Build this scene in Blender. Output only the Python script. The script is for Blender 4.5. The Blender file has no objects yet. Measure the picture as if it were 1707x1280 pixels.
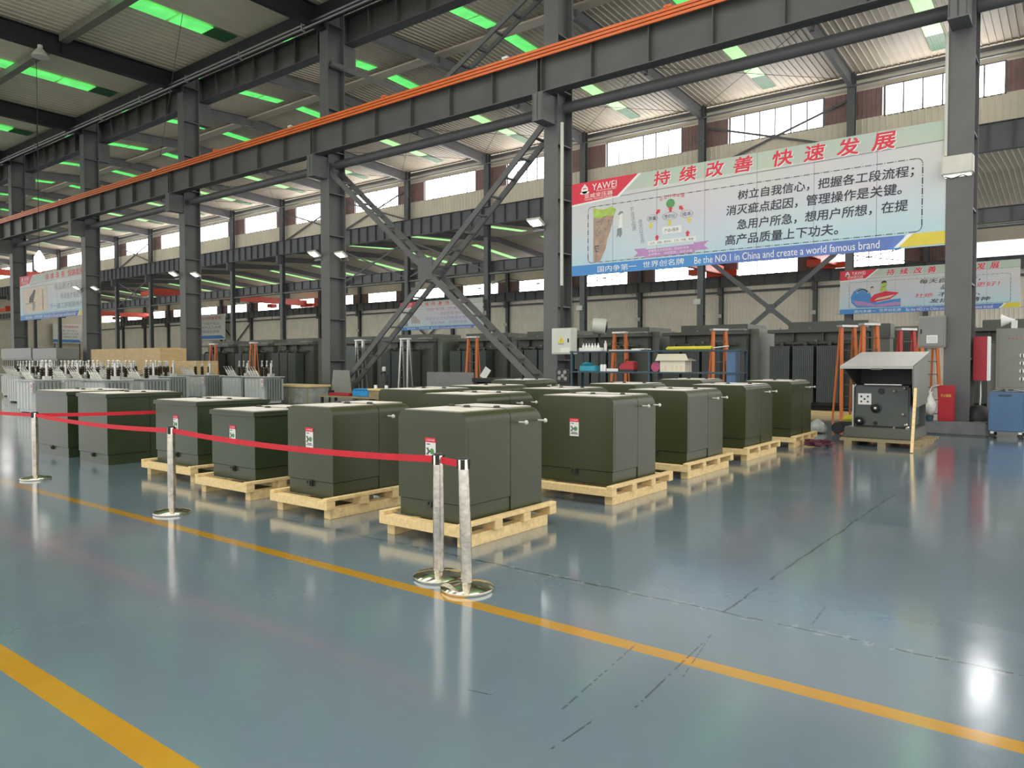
import bpy, bmesh, math, random
from mathutils import Vector, Matrix
R = math.radians
PI = math.pi
random.seed(7)
SC = bpy.context.scene
COL = SC.collection

# ------------------------------------------------------------------ camera, sky, exposure
cam_d = bpy.data.cameras.new('camera')
cam = bpy.data.objects.new('camera', cam_d)
COL.objects.link(cam)
cam_d.sensor_width = 36.0
cam_d.lens = 36.0 * 1240.0 / 1707.0
cam_d.clip_end = 800
cam.location = (0, 0, 1.6)
cam.rotation_euler = (R(90 - 1.617), 0, R(37.637))
SC.camera = cam
SC.view_settings.view_transform = 'Standard'
SC.view_settings.look = 'None'
SC.view_settings.gamma = 1
SC.view_settings.use_curve_mapping = False
SC.view_settings.exposure = 2.0

W = bpy.data.worlds.new('overcast_sky')
SC.world = W
W.use_nodes = True
wb = W.node_tree.nodes['Background']
wb.inputs[0].default_value = (1.0, 0.985, 0.95, 1)
wb.inputs[1].default_value = 0.42
WIN_E = 3.3      # daylight behind the clerestory glazing
SKY_E = 0.27     # daylight through the green rooflights


# ------------------------------------------------------------------ materials
def srgb(h):
    h = h.lstrip('#')
    v = [int(h[i:i + 2], 16) / 255 for i in (0, 2, 4)]
    return tuple(c / 12.92 if c <= .04045 else ((c + .055) / 1.055) ** 2.4 for c in v)


def mat(name, col, rough=.5, metal=0., var=.1, scale=2.5, bump=0., coat=0., rvar=0., stretch=None, sheen=0.):
    if isinstance(col, str):
        col = srgb(col)
    m = bpy.data.materials.new(name)
    m.use_nodes = True
    nt = m.node_tree
    b = nt.nodes['Principled BSDF']
    b.inputs['Roughness'].default_value = rough
    b.inputs['Metallic'].default_value = metal
    b.inputs['Coat Weight'].default_value = coat
    if sheen:
        b.inputs['Sheen Weight'].default_value = sheen
        b.inputs['Sheen Roughness'].default_value = .35
        b.inputs['Sheen Tint'].default_value = (1, .95, .84, 1)
    tc = nt.nodes.new('ShaderNodeTexCoord')
    nz = nt.nodes.new('ShaderNodeTexNoise')
    nz.inputs['Scale'].default_value = scale
    nz.inputs['Detail'].default_value = 4
    if stretch:
        mp = nt.nodes.new('ShaderNodeMapping')
        mp.inputs['Scale'].default_value = stretch
        nt.links.new(tc.outputs['Object'], mp.inputs[0])
        nt.links.new(mp.outputs[0], nz.inputs[0])
    else:
        nt.links.new(tc.outputs['Object'], nz.inputs[0])
    rp = nt.nodes.new('ShaderNodeValToRGB')
    rp.color_ramp.elements[0].position = .3
    rp.color_ramp.elements[1].position = .7
    rp.color_ramp.elements[0].color = tuple(c * (1 - var) for c in col) + (1,)
    rp.color_ramp.elements[1].color = tuple(min(1, c * (1 + var)) for c in col) + (1,)
    nt.links.new(nz.outputs[0], rp.inputs[0])
    nt.links.new(rp.outputs[0], b.inputs['Base Color'])
    if rvar:
        mr = nt.nodes.new('ShaderNodeMapRange')
        mr.inputs[3].default_value = max(.02, rough - rvar)
        mr.inputs[4].default_value = rough + rvar
        nt.links.new(nz.outputs[0], mr.inputs[0])
        nt.links.new(mr.outputs[0], b.inputs['Roughness'])
    if bump:
        bp = nt.nodes.new('ShaderNodeBump')
        bp.inputs['Strength'].default_value = bump
        bp.inputs['Distance'].default_value = .01
        nt.links.new(nz.outputs[0], bp.inputs['Height'])
        nt.links.new(bp.outputs[0], b.inputs['Normal'])
    return m


def emat(name, col, strength, var=.0, scale=1.0):
    if isinstance(col, str):
        col = srgb(col)
    m = bpy.data.materials.new(name)
    m.use_nodes = True
    nt = m.node_tree
    b = nt.nodes['Principled BSDF']
    b.inputs['Base Color'].default_value = tuple(col) + (1,)
    b.inputs['Emission Strength'].default_value = strength
    tc = nt.nodes.new('ShaderNodeTexCoord')
    nz = nt.nodes.new('ShaderNodeTexNoise')
    nz.inputs['Scale'].default_value = scale
    nt.links.new(tc.outputs['Object'], nz.inputs[0])
    rp = nt.nodes.new('ShaderNodeValToRGB')
    rp.color_ramp.elements[0].position = .3
    rp.color_ramp.elements[1].position = .7
    rp.color_ramp.elements[0].color = tuple(c * (1 - var) for c in col) + (1,)
    rp.color_ramp.elements[1].color = tuple(c * (1 + var) for c in col) + (1,)
    nt.links.new(nz.outputs[0], rp.inputs[0])
    nt.links.new(rp.outputs[0], b.inputs['Emission Color'])
    return m


M = {}
M['steel'] = mat('grey_steel_paint', (.122, .121, .122), .5, var=.10, scale=1.2)
M['steel_dimmed'] = mat('dimmed_steel_paint', (.088, .088, .084), .5, var=.10, scale=1.2)  # same paint as the columns, darkened to imitate light falling off with height
M['steel_roof'] = mat('roof_steel_paint', (.125, .124, .122), .55, var=.12, scale=1.0)
M['steel_far'] = mat('rear_steel_paint', (.115, .12, .126), .5, var=.1, scale=1.0)
M['steel_black'] = mat('black_gutter_paint', (.02, .02, .022), .6)
M['zinc'] = mat('galvanised_pipe', (.20, .205, .20), .4, metal=.6)
M['orange'] = mat('orange_rail_plastic', (.78, .16, .035), .4, var=.06)
M['orange_lad'] = mat('orange_fibreglass', (.80, .22, .06), .45, var=.06)
M['red_lad'] = mat('red_fibreglass', (.6, .06, .05), .45)
M['alu'] = mat('brushed_aluminium', (.6, .6, .58), .35, metal=.8)
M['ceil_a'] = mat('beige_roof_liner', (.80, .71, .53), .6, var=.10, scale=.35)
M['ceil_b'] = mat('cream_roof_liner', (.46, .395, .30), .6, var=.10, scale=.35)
M['siding'] = mat('cream_siding', (.73, .655, .525), .55, var=.06, scale=.6)
M['siding_low'] = mat('pale_grey_siding', (.90, .83, .70), .55, var=.06, scale=.6)
M['maroon'] = mat('maroon_cladding', (.26, .16, .145), .6, var=.15, scale=1.5)
M['mull'] = mat('window_mullion', (.16, .155, .17), .5)
M['pane'] = emat('daylit_window_pane', (1, .985, .99), WIN_E, .04, .4)
M['fillsheet'] = emat('added_fill_rooflight', (1, .985, .95), 1.6, .04, .4)  # glow added as fill, for unseen rooflights above the camera
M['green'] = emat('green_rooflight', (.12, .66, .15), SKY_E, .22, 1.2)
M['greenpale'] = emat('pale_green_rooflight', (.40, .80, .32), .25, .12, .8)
M['greendark'] = mat('dark_green_sheet', (.05, .16, .06), .5)  # dark green sheet without emission, for the rooflight ends
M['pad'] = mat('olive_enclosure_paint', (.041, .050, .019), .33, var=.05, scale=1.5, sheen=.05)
M['padtop'] = mat('pale_olive_lid', (.26, .25, .195), .42, var=.10, scale=4, sheen=.8)  # lid plates in a paler olive than the tank
M['tie'] = mat('brown_grey_tie_paint', (.20, .19, .155), .5)
M['pad2'] = mat('dark_green_enclosure_paint', (.031, .046, .020), .33, var=.06, scale=1.5, sheen=.05)
M['padlug'] = mat('dark_lug', (.03, .033, .024), .4)
M['pine'] = mat('pale_pine', (.82, .61, .30), .6, var=.14, scale=3, stretch=(1, 8, 8))
M['pine_x'] = mat('pale_pine_cross', (.80, .59, .29), .6, var=.14, scale=3, stretch=(8, 1, 8))
M['pine_old'] = mat('weathered_pine', (.30, .24, .13), .7, var=.2, scale=3, stretch=(1, 8, 8))
M['ply'] = mat('crate_plywood', (.66, .47, .24), .6, var=.10, scale=2, stretch=(1, 1, 6))
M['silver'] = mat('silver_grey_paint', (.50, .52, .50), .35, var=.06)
M['silver_d'] = mat('mid_grey_paint', (.25, .27, .26), .4, var=.06)  # darker grey for the side radiators and base channels
M['porc_b'] = mat('brown_porcelain', (.045, .028, .02), .25)
M['porc_w'] = mat('white_porcelain', (.75, .73, .68), .25)
M['bolt'] = mat('zinc_plated_bolt', (.62, .61, .56), .35)
M['chrome'] = mat('polished_steel', (.72, .68, .58), .12, metal=1., var=.06, rvar=.05, scale=8)
M['wrap'] = mat('plastic_wrapped_steel', (.56, .52, .45), .20, metal=.9, var=.20, scale=22, bump=.22, rvar=.1)
M['black'] = mat('black_plastic', (.012, .012, .013), .4)
M['dark'] = mat('dark_rubber', (.025, .025, .027), .6)
M['belt'] = mat('red_webbing', (.62, .012, .028), .6, var=.08, scale=8)
M['red'] = mat('red_paint', (.42, .022, .036), .4, var=.08)
M['redcrane'] = mat('crane_red_paint', (.72, .07, .03), .45, var=.06)
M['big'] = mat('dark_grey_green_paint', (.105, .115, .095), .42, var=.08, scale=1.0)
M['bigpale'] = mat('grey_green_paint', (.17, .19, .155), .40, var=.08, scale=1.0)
M['fin'] = mat('radiator_grey', (.085, .097, .093), .45, var=.08)
M['finlight'] = mat('radiator_pale_grey', (.20, .22, .22), .45, var=.08)
M['blue'] = mat('blue_enamel', (.075, .15, .28), .4, var=.05)
M['bluebin'] = mat('bright_blue_plastic', (.03, .28, .62), .4)
M['teal'] = mat('teal_plastic', (.03, .30, .42), .4)
M['rackblue'] = mat('dark_blue_rack_paint', (.035, .07, .10), .45)
M['cabwhite'] = mat('ivory_cabinet_paint', (.62, .62, .55), .4, var=.04)
M['cabgrey'] = mat('warm_grey_cabinet_paint', (.22, .215, .21), .4, var=.05)
M['hoodgrey'] = mat('pale_hood_paint', (.40, .39, .37), .4, var=.05)
M['panel'] = mat('grey_panel_paint', (.27, .27, .245), .4, var=.05)
M['white'] = mat('white_print', (.85, .85, .83), .5, var=.03)
M['paper'] = mat('white_paper', (.78, .77, .74), .6, var=.04)
M['redp'] = mat('red_print', (.70, .03, .06), .5, var=.04)
M['blackp'] = mat('black_print', (.03, .03, .05), .5)
M['greyp'] = mat('grey_print', (.25, .26, .28), .5)
M['bluep'] = mat('blue_print', (.075, .27, .62), .5, var=.12, scale=.2)
M['indigop'] = mat('indigo_print', (.12, .20, .52), .5, var=.1)
M['yellowp'] = mat('yellow_print', (.72, .58, .06), .5, var=.06)
M['greenp'] = mat('green_print', (.40, .55, .10), .5, var=.2, scale=4)
M['dgreenp'] = mat('dark_green_print', (.10, .30, .10), .5)
M['brownp'] = mat('brown_print', (.42, .28, .20), .5, var=.2, scale=6)
M['purplep'] = mat('mauve_print', (.48, .25, .50), .5, var=.06)
M['skinp'] = mat('beige_print', (.70, .55, .42), .5)
M['yellow'] = mat('yellow_green_plastic', (.60, .55, .04), .45)
M['cardboard'] = mat('cream_cardboard', (.74, .68, .54), .7, var=.06)
M['pink'] = mat('pink_tape', (.65, .12, .25), .5)
M['bagp'] = mat('white_plastic_bag', (.68, .66, .62), .35, var=.15, scale=10, bump=.8)
M['concrete'] = mat('plinth_concrete', (.15, .155, .155), .6, var=.18, scale=4, bump=.3)
M['cable'] = mat('dark_red_cable', (.10, .03, .045), .5, var=.5, scale=10)
M['lamp'] = mat('lamp_housing_white', (.62, .61, .54), .4)
M['lampglow'] = emat('lamp_glass', (.9, .88, .75), .45)
M['glasslike'] = mat('clear_wrap', (.33, .34, .31), .2, var=.2, scale=4)


def link(nt, a, b):
    nt.links.new(a, b)


def floor_material():
    m = bpy.data.materials.new('blue_epoxy_floor')
    m.use_nodes = True
    nt = m.node_tree
    N = nt.nodes
    b = N['Principled BSDF']
    geo = N.new('ShaderNodeNewGeometry')
    sep = N.new('ShaderNodeSeparateXYZ')
    link(nt, geo.outputs['Position'], sep.inputs[0])

    def mth(op, a, c=None, d=None):
        n = N.new('ShaderNodeMath')
        n.operation = op
        for i, v in enumerate((a, c, d)):
            if v is None:
                continue
            if isinstance(v, (int, float)):
                n.inputs[i].default_value = v
            else:
                link(nt, v, n.inputs[i])
        return n.outputs[0]

    def noise(scale, detail=4, vec=None, rough=.5):
        n = N.new('ShaderNodeTexNoise')
        n.inputs['Scale'].default_value = scale
        n.inputs['Detail'].default_value = detail
        n.inputs['Roughness'].default_value = rough
        link(nt, vec or geo.outputs['Position'], n.inputs[0])
        return n.outputs[0]

    def mix(fac, a, c):
        n = N.new('ShaderNodeMix')
        n.data_type = 'RGBA'
        link(nt, fac, n.inputs[0])
        for k, v in ((6, a), (7, c)):
            if isinstance(v, tuple):
                n.inputs[k].default_value = v + (1,)
            else:
                link(nt, v, n.inputs[k])
        return n.outputs[2]

    X, Y = sep.outputs[0], sep.outputs[1]
    big = noise(.45, 5)
    fine = noise(9, 5)
    base = mix(big, (.120, .175, .218), (.155, .214, .256))
    base = mix(mth('MULTIPLY', fine, .25), base, (.11, .15, .17))
    # floor joints: one along X at Y = 4.58, one along Y at X = -1.82 beyond it
    wob = mth('MULTIPLY', mth('SUBTRACT', noise(2.2, 6), .5), .09)
    d1 = mth('ABSOLUTE', mth('ADD', mth('SUBTRACT', Y, 4.58), wob))
    d2 = mth('ABSOLUTE', mth('ADD', mth('SUBTRACT', X, -1.82), wob))
    d2 = mth('ADD', d2, mth('MULTIPLY', mth('LESS_THAN', Y, 4.58), 9.))
    gate = mth('GREATER_THAN', noise(3.1, 3), .40)
    jw = mth('MULTIPLY', mth('GREATER_THAN', noise(14, 2), .42), .009)
    jl = mth('LESS_THAN', mth('MINIMUM', d1, d2), jw)
    jl = mth('MULTIPLY', jl, gate)
    base = mix(mth('MULTIPLY', jl, .85), base, (.018, .03, .03))
    worn = mth('MULTIPLY', mth('LESS_THAN', d1, .05), mth('GREATER_THAN', noise(11, 3), .57))
    base = mix(mth('MULTIPLY', worn, .35), base, (.30, .33, .33))
    # yellow lane stripes
    for y0, hw in ((3.715, .058), (1.475, .068)):
        d = mth('ABSOLUTE', mth('SUBTRACT', Y, y0))
        d = mth('ADD', d, mth('MULTIPLY', mth('SUBTRACT', fine, .5), .006))
        s = mth('LESS_THAN', d, hw)
        ycol = mix(noise(5, 6, rough=.7), (.40, .20, .007), (.52, .27, .011))
        base = mix(s, base, ycol)
    # tyre scuffs
    for (x0, y0, x1, y1, w, k) in ((-2.0, 3.74, -1.89, 2.83, .006, .6), (-1.72, 4.15, -1.63, 3.05, .006, .65), (-1.71, 4.1, -1.60, 3.5, .004, .6),
                                (-1.33, 5.11, -1.30, 4.71, .007, .6), (-1.72, 2.83, -1.73, 2.45, .005, .7), (-2.37, 2.72, -2.22, 2.75, .005, .7)):
        L = math.hypot(x1 - x0, y1 - y0)
        ux, uy = (x1 - x0) / L, (y1 - y0) / L
        dx = mth('SUBTRACT', X, x0)
        dy = mth('SUBTRACT', Y, y0)
        t = mth('ADD', mth('MULTIPLY', dx, ux), mth('MULTIPLY', dy, uy))
        n_ = mth('ABSOLUTE', mth('SUBTRACT', mth('MULTIPLY', dx, uy), mth('MULTIPLY', dy, ux)))
        s = mth('MULTIPLY', mth('LESS_THAN', n_, w), mth('MULTIPLY', mth('GREATER_THAN', t, 0.), mth('LESS_THAN', t, L)))
        s = mth('MULTIPLY', s, mth('GREATER_THAN', noise(16, 3), .46))
        base = mix(mth('MULTIPLY', s, k), base, (.03, .045, .045))
    link(nt, base, b.inputs['Base Color'])
    mp = N.new('ShaderNodeMapping')
    mp.inputs['Scale'].default_value = (1.0, 1.0, 1)
    link(nt, geo.outputs['Position'], mp.inputs[0])
    rg = N.new('ShaderNodeMapRange')
    rg.inputs[1].default_value = .3
    rg.inputs[2].default_value = .75
    rg.inputs[3].default_value = .09
    rg.inputs[4].default_value = .22
    link(nt, noise(.9, 6, mp.outputs[0], .6), rg.inputs[0])
    link(nt, rg.outputs[0], b.inputs['Roughness'])
    b.inputs['Specular IOR Level'].default_value = .5
    b.inputs['Coat Weight'].default_value = .75
    b.inputs['Coat Roughness'].default_value = .13
    b.inputs['Coat IOR'].default_value = 1.6
    bp = N.new('ShaderNodeBump')
    bp.inputs['Strength'].default_value = .10
    bp.inputs['Distance'].default_value = .02
    link(nt, noise(4.0, 3), bp.inputs['Height'])
    link(nt, bp.outputs[0], b.inputs['Normal'])
    return m


def banner_material(name, z0, z1, x0, x1):
    """printed vinyl: the print itself runs from beige green through lilac to pale blue"""
    m = bpy.data.materials.new(name)
    m.use_nodes = True
    nt = m.node_tree
    N = nt.nodes
    b = N['Principled BSDF']
    b.inputs['Roughness'].default_value = .5
    geo = N.new('ShaderNodeTexCoord')
    sep = N.new('ShaderNodeSeparateXYZ')
    link(nt, geo.outputs['Object'], sep.inputs[0])
    mr = N.new('ShaderNodeMapRange')
    mr.inputs[1].default_value = 0
    mr.inputs[2].default_value = z1 - z0
    link(nt, sep.outputs[2], mr.inputs[0])
    rp = N.new('ShaderNodeValToRGB')
    e = rp.color_ramp.elements
    e[0].position = 0
    e[0].color = (.42, .66, .74, 1)
    e[1].position = .84
    e[1].color = (.64, .62, .61, 1)
    for p, c in ((.25, (.54, .66, .73, 1)), (.55, (.63, .62, .65, 1)), (.845, (.50, .56, .47, 1)), (1., (.47, .54, .46, 1))):
        q = e.new(p)
        q.color = c
    link(nt, mr.outputs[0], rp.inputs[0])
    nz = N.new('ShaderNodeTexNoise')
    nz.inputs['Scale'].default_value = .8
    link(nt, geo.outputs['Object'], nz.inputs[0])
    mx = N.new('ShaderNodeMix')
    mx.data_type = 'RGBA'
    mx.inputs[0].default_value = .12
    link(nt, rp.outputs[0], mx.inputs[6])
    link(nt, nz.outputs[1], mx.inputs[7])
    link(nt, mx.outputs[2], b.inputs['Base Color'])
    return m


# ------------------------------------------------------------------ mesh helpers
class MB:
    def __init__(s):
        s.v, s.f, s.m = [], [], []

    def add(s, vs, fs, mi=0):
        o = len(s.v)
        s.v += [tuple(p) for p in vs]
        s.f += [tuple(i + o for i in f) for f in fs]
        s.m += [mi] * len(fs)
        return s

    def box(s, x0, x1, y0, y1, z0, z1, mi=0):
        vs = [(x, y, z) for z in (z0, z1) for y in (y0, y1) for x in (x0, x1)]
        return s.add(vs, [(0, 2, 3, 1), (4, 5, 7, 6), (0, 1, 5, 4), (2, 6, 7, 3), (0, 4, 6, 2), (1, 3, 7, 5)], mi)

    def bar(s, p, q, w, h, up=(0, 0, 1), mi=0):
        p, q = Vector(p), Vector(q)
        d = (q - p).normalized()
        u = Vector(up)
        r = d.cross(u)
        if r.length < 1e-4:
            r = d.cross(Vector((0, 1, 0)))
        r.normalize()
        u = r.cross(d)
        r *= w / 2
        u *= h / 2
        vs = [p - r - u, p + r - u, p + r + u, p - r + u, q - r - u, q + r - u, q + r + u, q - r + u]
        return s.add(vs, [(3, 2, 1, 0), (4, 5, 6, 7), (0, 1, 5, 4), (1, 2, 6, 5), (2, 3, 7, 6), (3, 0, 4, 7)], mi)

    def tube(s, pts, r, n=10, mi=0, cap=True):
        pts = [Vector(p) for p in pts]
        rs = r if isinstance(r, (list, tuple)) else [r] * len(pts)
        vs = []
        prev = None
        for i, p in enumerate(pts):
            d = (pts[min(i + 1, len(pts) - 1)] - pts[max(i - 1, 0)]).normalized()
            a = Vector((0, 0, 1)) if abs(d.z) < .9 else Vector((1, 0, 0))
            if prev is not None:
                a = prev
            e1 = (a - d * a.dot(d)).normalized()
            e2 = d.cross(e1)
            prev = e1
            for k in range(n):
                t = 2 * PI * k / n
                vs.append(p + (e1 * math.cos(t) + e2 * math.sin(t)) * rs[i])
        fs = []
        for i in range(len(pts) - 1):
            for k in range(n):
                k2 = (k + 1) % n
                fs.append((i * n + k, i * n + k2, (i + 1) * n + k2, (i + 1) * n + k))
        if cap:
            fs.append(tuple(range(n - 1, -1, -1)))
            fs.append(tuple(range((len(pts) - 1) * n, len(pts) * n)))
        return s.add(vs, fs, mi)

    def lathe(s, prof, n=20, c=(0, 0, 0), mi=0, T=None):
        vs, fs = [], []
        for (r, z) in prof:
            for k in range(n):
                t = 2 * PI * k / n
                p = Vector((r * math.cos(t), r * math.sin(t), z))
                if T is not None:
                    p = T @ p
                vs.append(p + Vector(c))
        for i in range(len(prof) - 1):
            for k in range(n):
                k2 = (k + 1) % n
                fs.append((i * n + k, i * n + k2, (i + 1) * n + k2, (i + 1) * n + k))
        fs.append(tuple(range(n - 1, -1, -1)))
        fs.append(tuple(range((len(prof) - 1) * n, len(prof) * n)))
        return s.add(vs, fs, mi)

    def prism(s, poly, axis, a0, a1, mi=0):
        """poly: list of 2D points; axis 'x','y','z' extruded from a0 to a1"""
        def pt(u, v, a):
            return {'x': (a, u, v), 'y': (u, a, v), 'z': (u, v, a)}[axis]
        n = len(poly)
        vs = [pt(u, v, a0) for u, v in poly] + [pt(u, v, a1) for u, v in poly]
        fs = [tuple(range(n)), tuple(range(2 * n - 1, n - 1, -1))]
        fs += [(k, (k + 1) % n, n + (k + 1) % n, n + k) for k in range(n)]
        return s.add(vs, fs, mi)

    def build(s, name, mats, parent=None, loc=(0, 0, 0), rz=0, smooth=None, bevel=0, fix=True):
        me = bpy.data.meshes.new(name)
        me.from_pydata(s.v, [], s.f)
        mats = mats if isinstance(mats, (list, tuple)) else [mats]
        for m in mats:
            me.materials.append(M[m] if isinstance(m, str) else m)
        if len(mats) > 1:
            me.polygons.foreach_set('material_index', s.m)
        if fix or bevel:
            bm = bmesh.new()
            bm.from_mesh(me)
            bmesh.ops.recalc_face_normals(bm, faces=bm.faces)
            if bevel:
                es = [e for e in bm.edges if len(e.link_faces) == 2 and e.calc_face_angle(0) > .6]
                bmesh.ops.bevel(bm, geom=es, offset=bevel, segments=2, affect='EDGES', clamp_overlap=True)
            bm.to_mesh(me)
            bm.free()
        if smooth:
            me.polygons.foreach_set('use_smooth', [True] * len(me.polygons))
            me.set_sharp_from_angle(angle=R(smooth))
        me.update()
        o = bpy.data.objects.new(name, me)
        COL.objects.link(o)
        o.location = loc
        o.rotation_euler = (0, 0, rz)
        if parent:
            o.parent = parent
        return o


def tag(o, label=None, cat=None, group=None, kind=None):
    if label:
        o['label'] = label
    if cat:
        o['category'] = cat
    if group:
        o['group'] = group
    if kind:
        o['kind'] = kind
    return o


def empty(name, loc=(0, 0, 0), rz=0, label=None, cat=None, group=None):
    o = bpy.data.objects.new(name, None)
    COL.objects.link(o)
    o.empty_display_size = .2
    o.location = loc
    o.rotation_euler = (0, 0, rz)
    return tag(o, label, cat, group)


def dup(root, loc, rz=None, label=None, group=None, scale=None):
    r = root.copy()
    COL.objects.link(r)
    r.location = loc
    if rz is not None:
        r.rotation_euler = (0, 0, rz)
    if scale:
        r.scale = scale
    if label:
        r['label'] = label
    if group:
        r['group'] = group
    for ch in list(root.children):
        c = ch.copy()
        COL.objects.link(c)
        c.parent = r
        for g in list(ch.children):
            d = g.copy()
            COL.objects.link(d)
            d.parent = c
    return r


def copy_part(o, parent, loc):
    c = o.copy()
    COL.objects.link(c)
    c.parent = parent
    c.location = loc
    return c


def struct(o):
    o['kind'] = 'structure'
    return o


def text_mesh(body, bold=0.0, shear=0.0, space=1.0):
    cu = bpy.data.curves.new('text', 'FONT')
    cu.body = body
    cu.size = 1.0
    cu.resolution_u = 3
    cu.offset = bold
    cu.shear = shear
    cu.space_character = space
    o = bpy.data.objects.new('text', cu)
    COL.objects.link(o)
    dg = bpy.context.evaluated_depsgraph_get()
    me = bpy.data.meshes.new_from_object(o.evaluated_get(dg))
    bpy.data.objects.remove(o)
    bpy.data.curves.remove(cu)
    return me


def put_text(lines, name, m, parent, y, bold=0., shear=0., space=1.0, fat=0.0):
    """lines: (text, x0, x1, z0, z1): every line fitted to its own rectangle on the plane facing -Y"""
    vs, fs = [], []
    for (body, x0, x1, z0, z1) in lines:
        me = text_mesh(body, 0., shear, space)
        if not me.vertices:
            continue
        xs = [v.co.x for v in me.vertices]
        ys = [v.co.y for v in me.vertices]
        ax, bx, ay, by = min(xs), max(xs), min(ys), max(ys)
        f = fat * (z1 - z0)
        for n_, (sx, sz) in enumerate(((0, 0), (-f, -f), (f, -f), (-f, f), (f, f)) if fat else ((0, 0),)):
            o = len(vs)
            for v in me.vertices:
                vs.append((x0 + sx + (v.co.x - ax) / max(1e-6, bx - ax) * (x1 - x0), y - .0003 * n_,
                           z0 + sz + (v.co.y - ay) / max(1e-6, by - ay) * (z1 - z0)))
            fs += [tuple(i + o for i in p.vertices) for p in me.polygons]
        bpy.data.meshes.remove(me)
    me = bpy.data.meshes.new(name)
    me.from_pydata(vs, [], fs)
    me.materials.append(M[m])
    o = bpy.data.objects.new(name, me)
    COL.objects.link(o)
    if parent:
        o.parent = parent
    return o


ORD = ['zeroth', 'first', 'second', 'third', 'fourth', 'fifth', 'sixth', 'seventh', 'eighth', 'ninth', 'tenth', 'eleventh', 'twelfth',
       'thirteenth', 'fourteenth', 'fifteenth', 'sixteenth', 'seventeenth', 'eighteenth', 'nineteenth', 'twentieth', 'twenty-first', 'twenty-second', 'twenty-third']

# ================================================================== the hall
S = 11.1
Y1, Y2, Y3 = 19.36, 56.5, 88.3          # the three column rows
RIDGE = 37.93


def XC(k):
    return -2.3 - S * k


XW = -206.0                             # end wall of the hall, far left
M['floor'] = floor_material()
struct(MB().add([(XW, -30, 0), (30, -30, 0), (30, 90, 0), (XW, 90, 0)], [(0, 1, 2, 3)]).build('floor', 'floor', fix=False))


def ribbed(x0, x1, line, pitch, depth, up):
    """ribbed sheet: profile along X, swept through line = [(y, z), ...]; up = unit (y, z) the ribs stand towards"""
    n = int((x1 - x0) / pitch)
    prof = []
    for i in range(n):
        a = x0 + i * pitch
        prof += [(a, 0), (a + pitch * .70, 0), (a + pitch * .78, depth), (a + pitch * .92, depth)]
    prof.append((x0 + n * pitch, 0))
    b = MB()
    vs = [(x, y + up[0] * d, z + up[1] * d) for (y, z) in line for (x, d) in prof]
    m = len(prof)
    fs = [(j * m + i, j * m + i + 1, (j + 1) * m + i + 1, (j + 1) * m + i) for j in range(len(line) - 1) for i in range(m - 1)]
    return b.add(vs, fs)


# roofs (the ribs stand down into the hall)
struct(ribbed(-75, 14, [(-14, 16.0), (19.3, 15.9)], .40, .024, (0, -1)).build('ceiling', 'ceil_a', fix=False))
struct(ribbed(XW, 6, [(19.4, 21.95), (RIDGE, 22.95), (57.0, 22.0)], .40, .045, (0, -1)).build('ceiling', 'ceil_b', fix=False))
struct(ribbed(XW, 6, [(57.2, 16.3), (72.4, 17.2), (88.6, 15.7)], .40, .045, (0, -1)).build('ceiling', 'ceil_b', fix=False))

# rear wall: siding, glazing band, cladding
struct(ribbed(XW, 6, [(Y3 + .3, 0), (Y3 + .3, 12.05)], .40, .035, (-1, 0)).build('wall_back', 'siding_low', fix=False))
b = MB()
b.box(XW, 6, Y3 + .35, Y3 + .5, 13.8, 15.9)
struct(b.build('wall_back', 'siding'))
# wall above the second column row, seen under the high roof
struct(ribbed(XW, 6, [(Y2 + .75, 16.5), (Y2 + .75, 18.86)], .40, .035, (-1, 0)).build('wall_upper', 'siding', fix=False))
b = MB()
b.box(XW, 6, Y2 + .80, Y2 + .95, 20.85, 22.2)
struct(b.build('wall_upper', 'siding'))
b = MB()
b.box(XW - .3, XW, 19, 90, 0, 23)
struct(b.build('wall_left', 'siding'))
# the high wall between the camera's roof and the middle roof stays above the camera's ceiling
wn = 0


def glazing(x0, x1, y, z0, z1, n=6):
    global wn
    wn += 1
    r = empty('window_%d' % wn, (x0, y, z0))
    r['kind'] = 'structure'
    w, h = x1 - x0, z1 - z0
    MB().box(0, w, 0, .02, 0, h).build('pane', 'pane', r)
    f = MB()
    for i in range(n + 1):
        t = .10 if 0 < i < n else .14
        f.box(i * w / n - t / 2, i * w / n + t / 2, -.05, .05, 0, h)
    f.box(-.04, w + .04, -.05, .05, -.08, 0)
    f.box(-.04, w + .04, -.05, .05, h, h + .08)
    f.build('window_frame', 'mull', r)


for k in range(0, 18):
    c = XC(k)
    # upper glazing
    glazing(c - 9.10, c - 2.05, Y2 + .80, 18.86, 20.85)
    struct(ribbed(c - 2.05, c + 2.0, [(Y2 + .78, 18.86), (Y2 + .78, 20.85)], .3, .03, (-1, 0)).build('wall_upper', 'maroon', fix=False))
for k in range(1, 18):
    c = XC(k)
    glazing(c - 9.15, c - 2.05, Y3 + .3, 12.1, 13.75)
    struct(ribbed(c - 2.05, c + 1.95, [(Y3 + .3, 12.05), (Y3 + .3, 13.8)], .3, .03, (-1, 0)).build('wall_back', 'maroon', fix=False))


def rooflight(x, segs, zf, m='green', w=1.0):
    """segs: (y0, y1) translucent sheets along the slope; zf(y) the liner height"""
    global wn
    wn += 1
    r = empty('window_%d' % wn, (x, 0, 0))
    r['kind'] = 'structure'
    for (y0, y1, mm) in segs:
        n = 6
        vs, fs = [], []
        for y in (y0, y1):
            for i in range(2 * n + 1):
                vs.append((-w / 2 + w * i / (2 * n), y, zf(y) - .075 - (.03 if i % 2 else 0)))
        q = 2 * n + 1
        fs = [(i, i + 1, q + i + 1, q + i) for i in range(2 * n)]
        MB().add(vs, fs).build('pane', mm, r, fix=False)


def zA(y):
    return 16.0 + (15.9 - 16.0) * (y + 14) / 33.3


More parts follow.
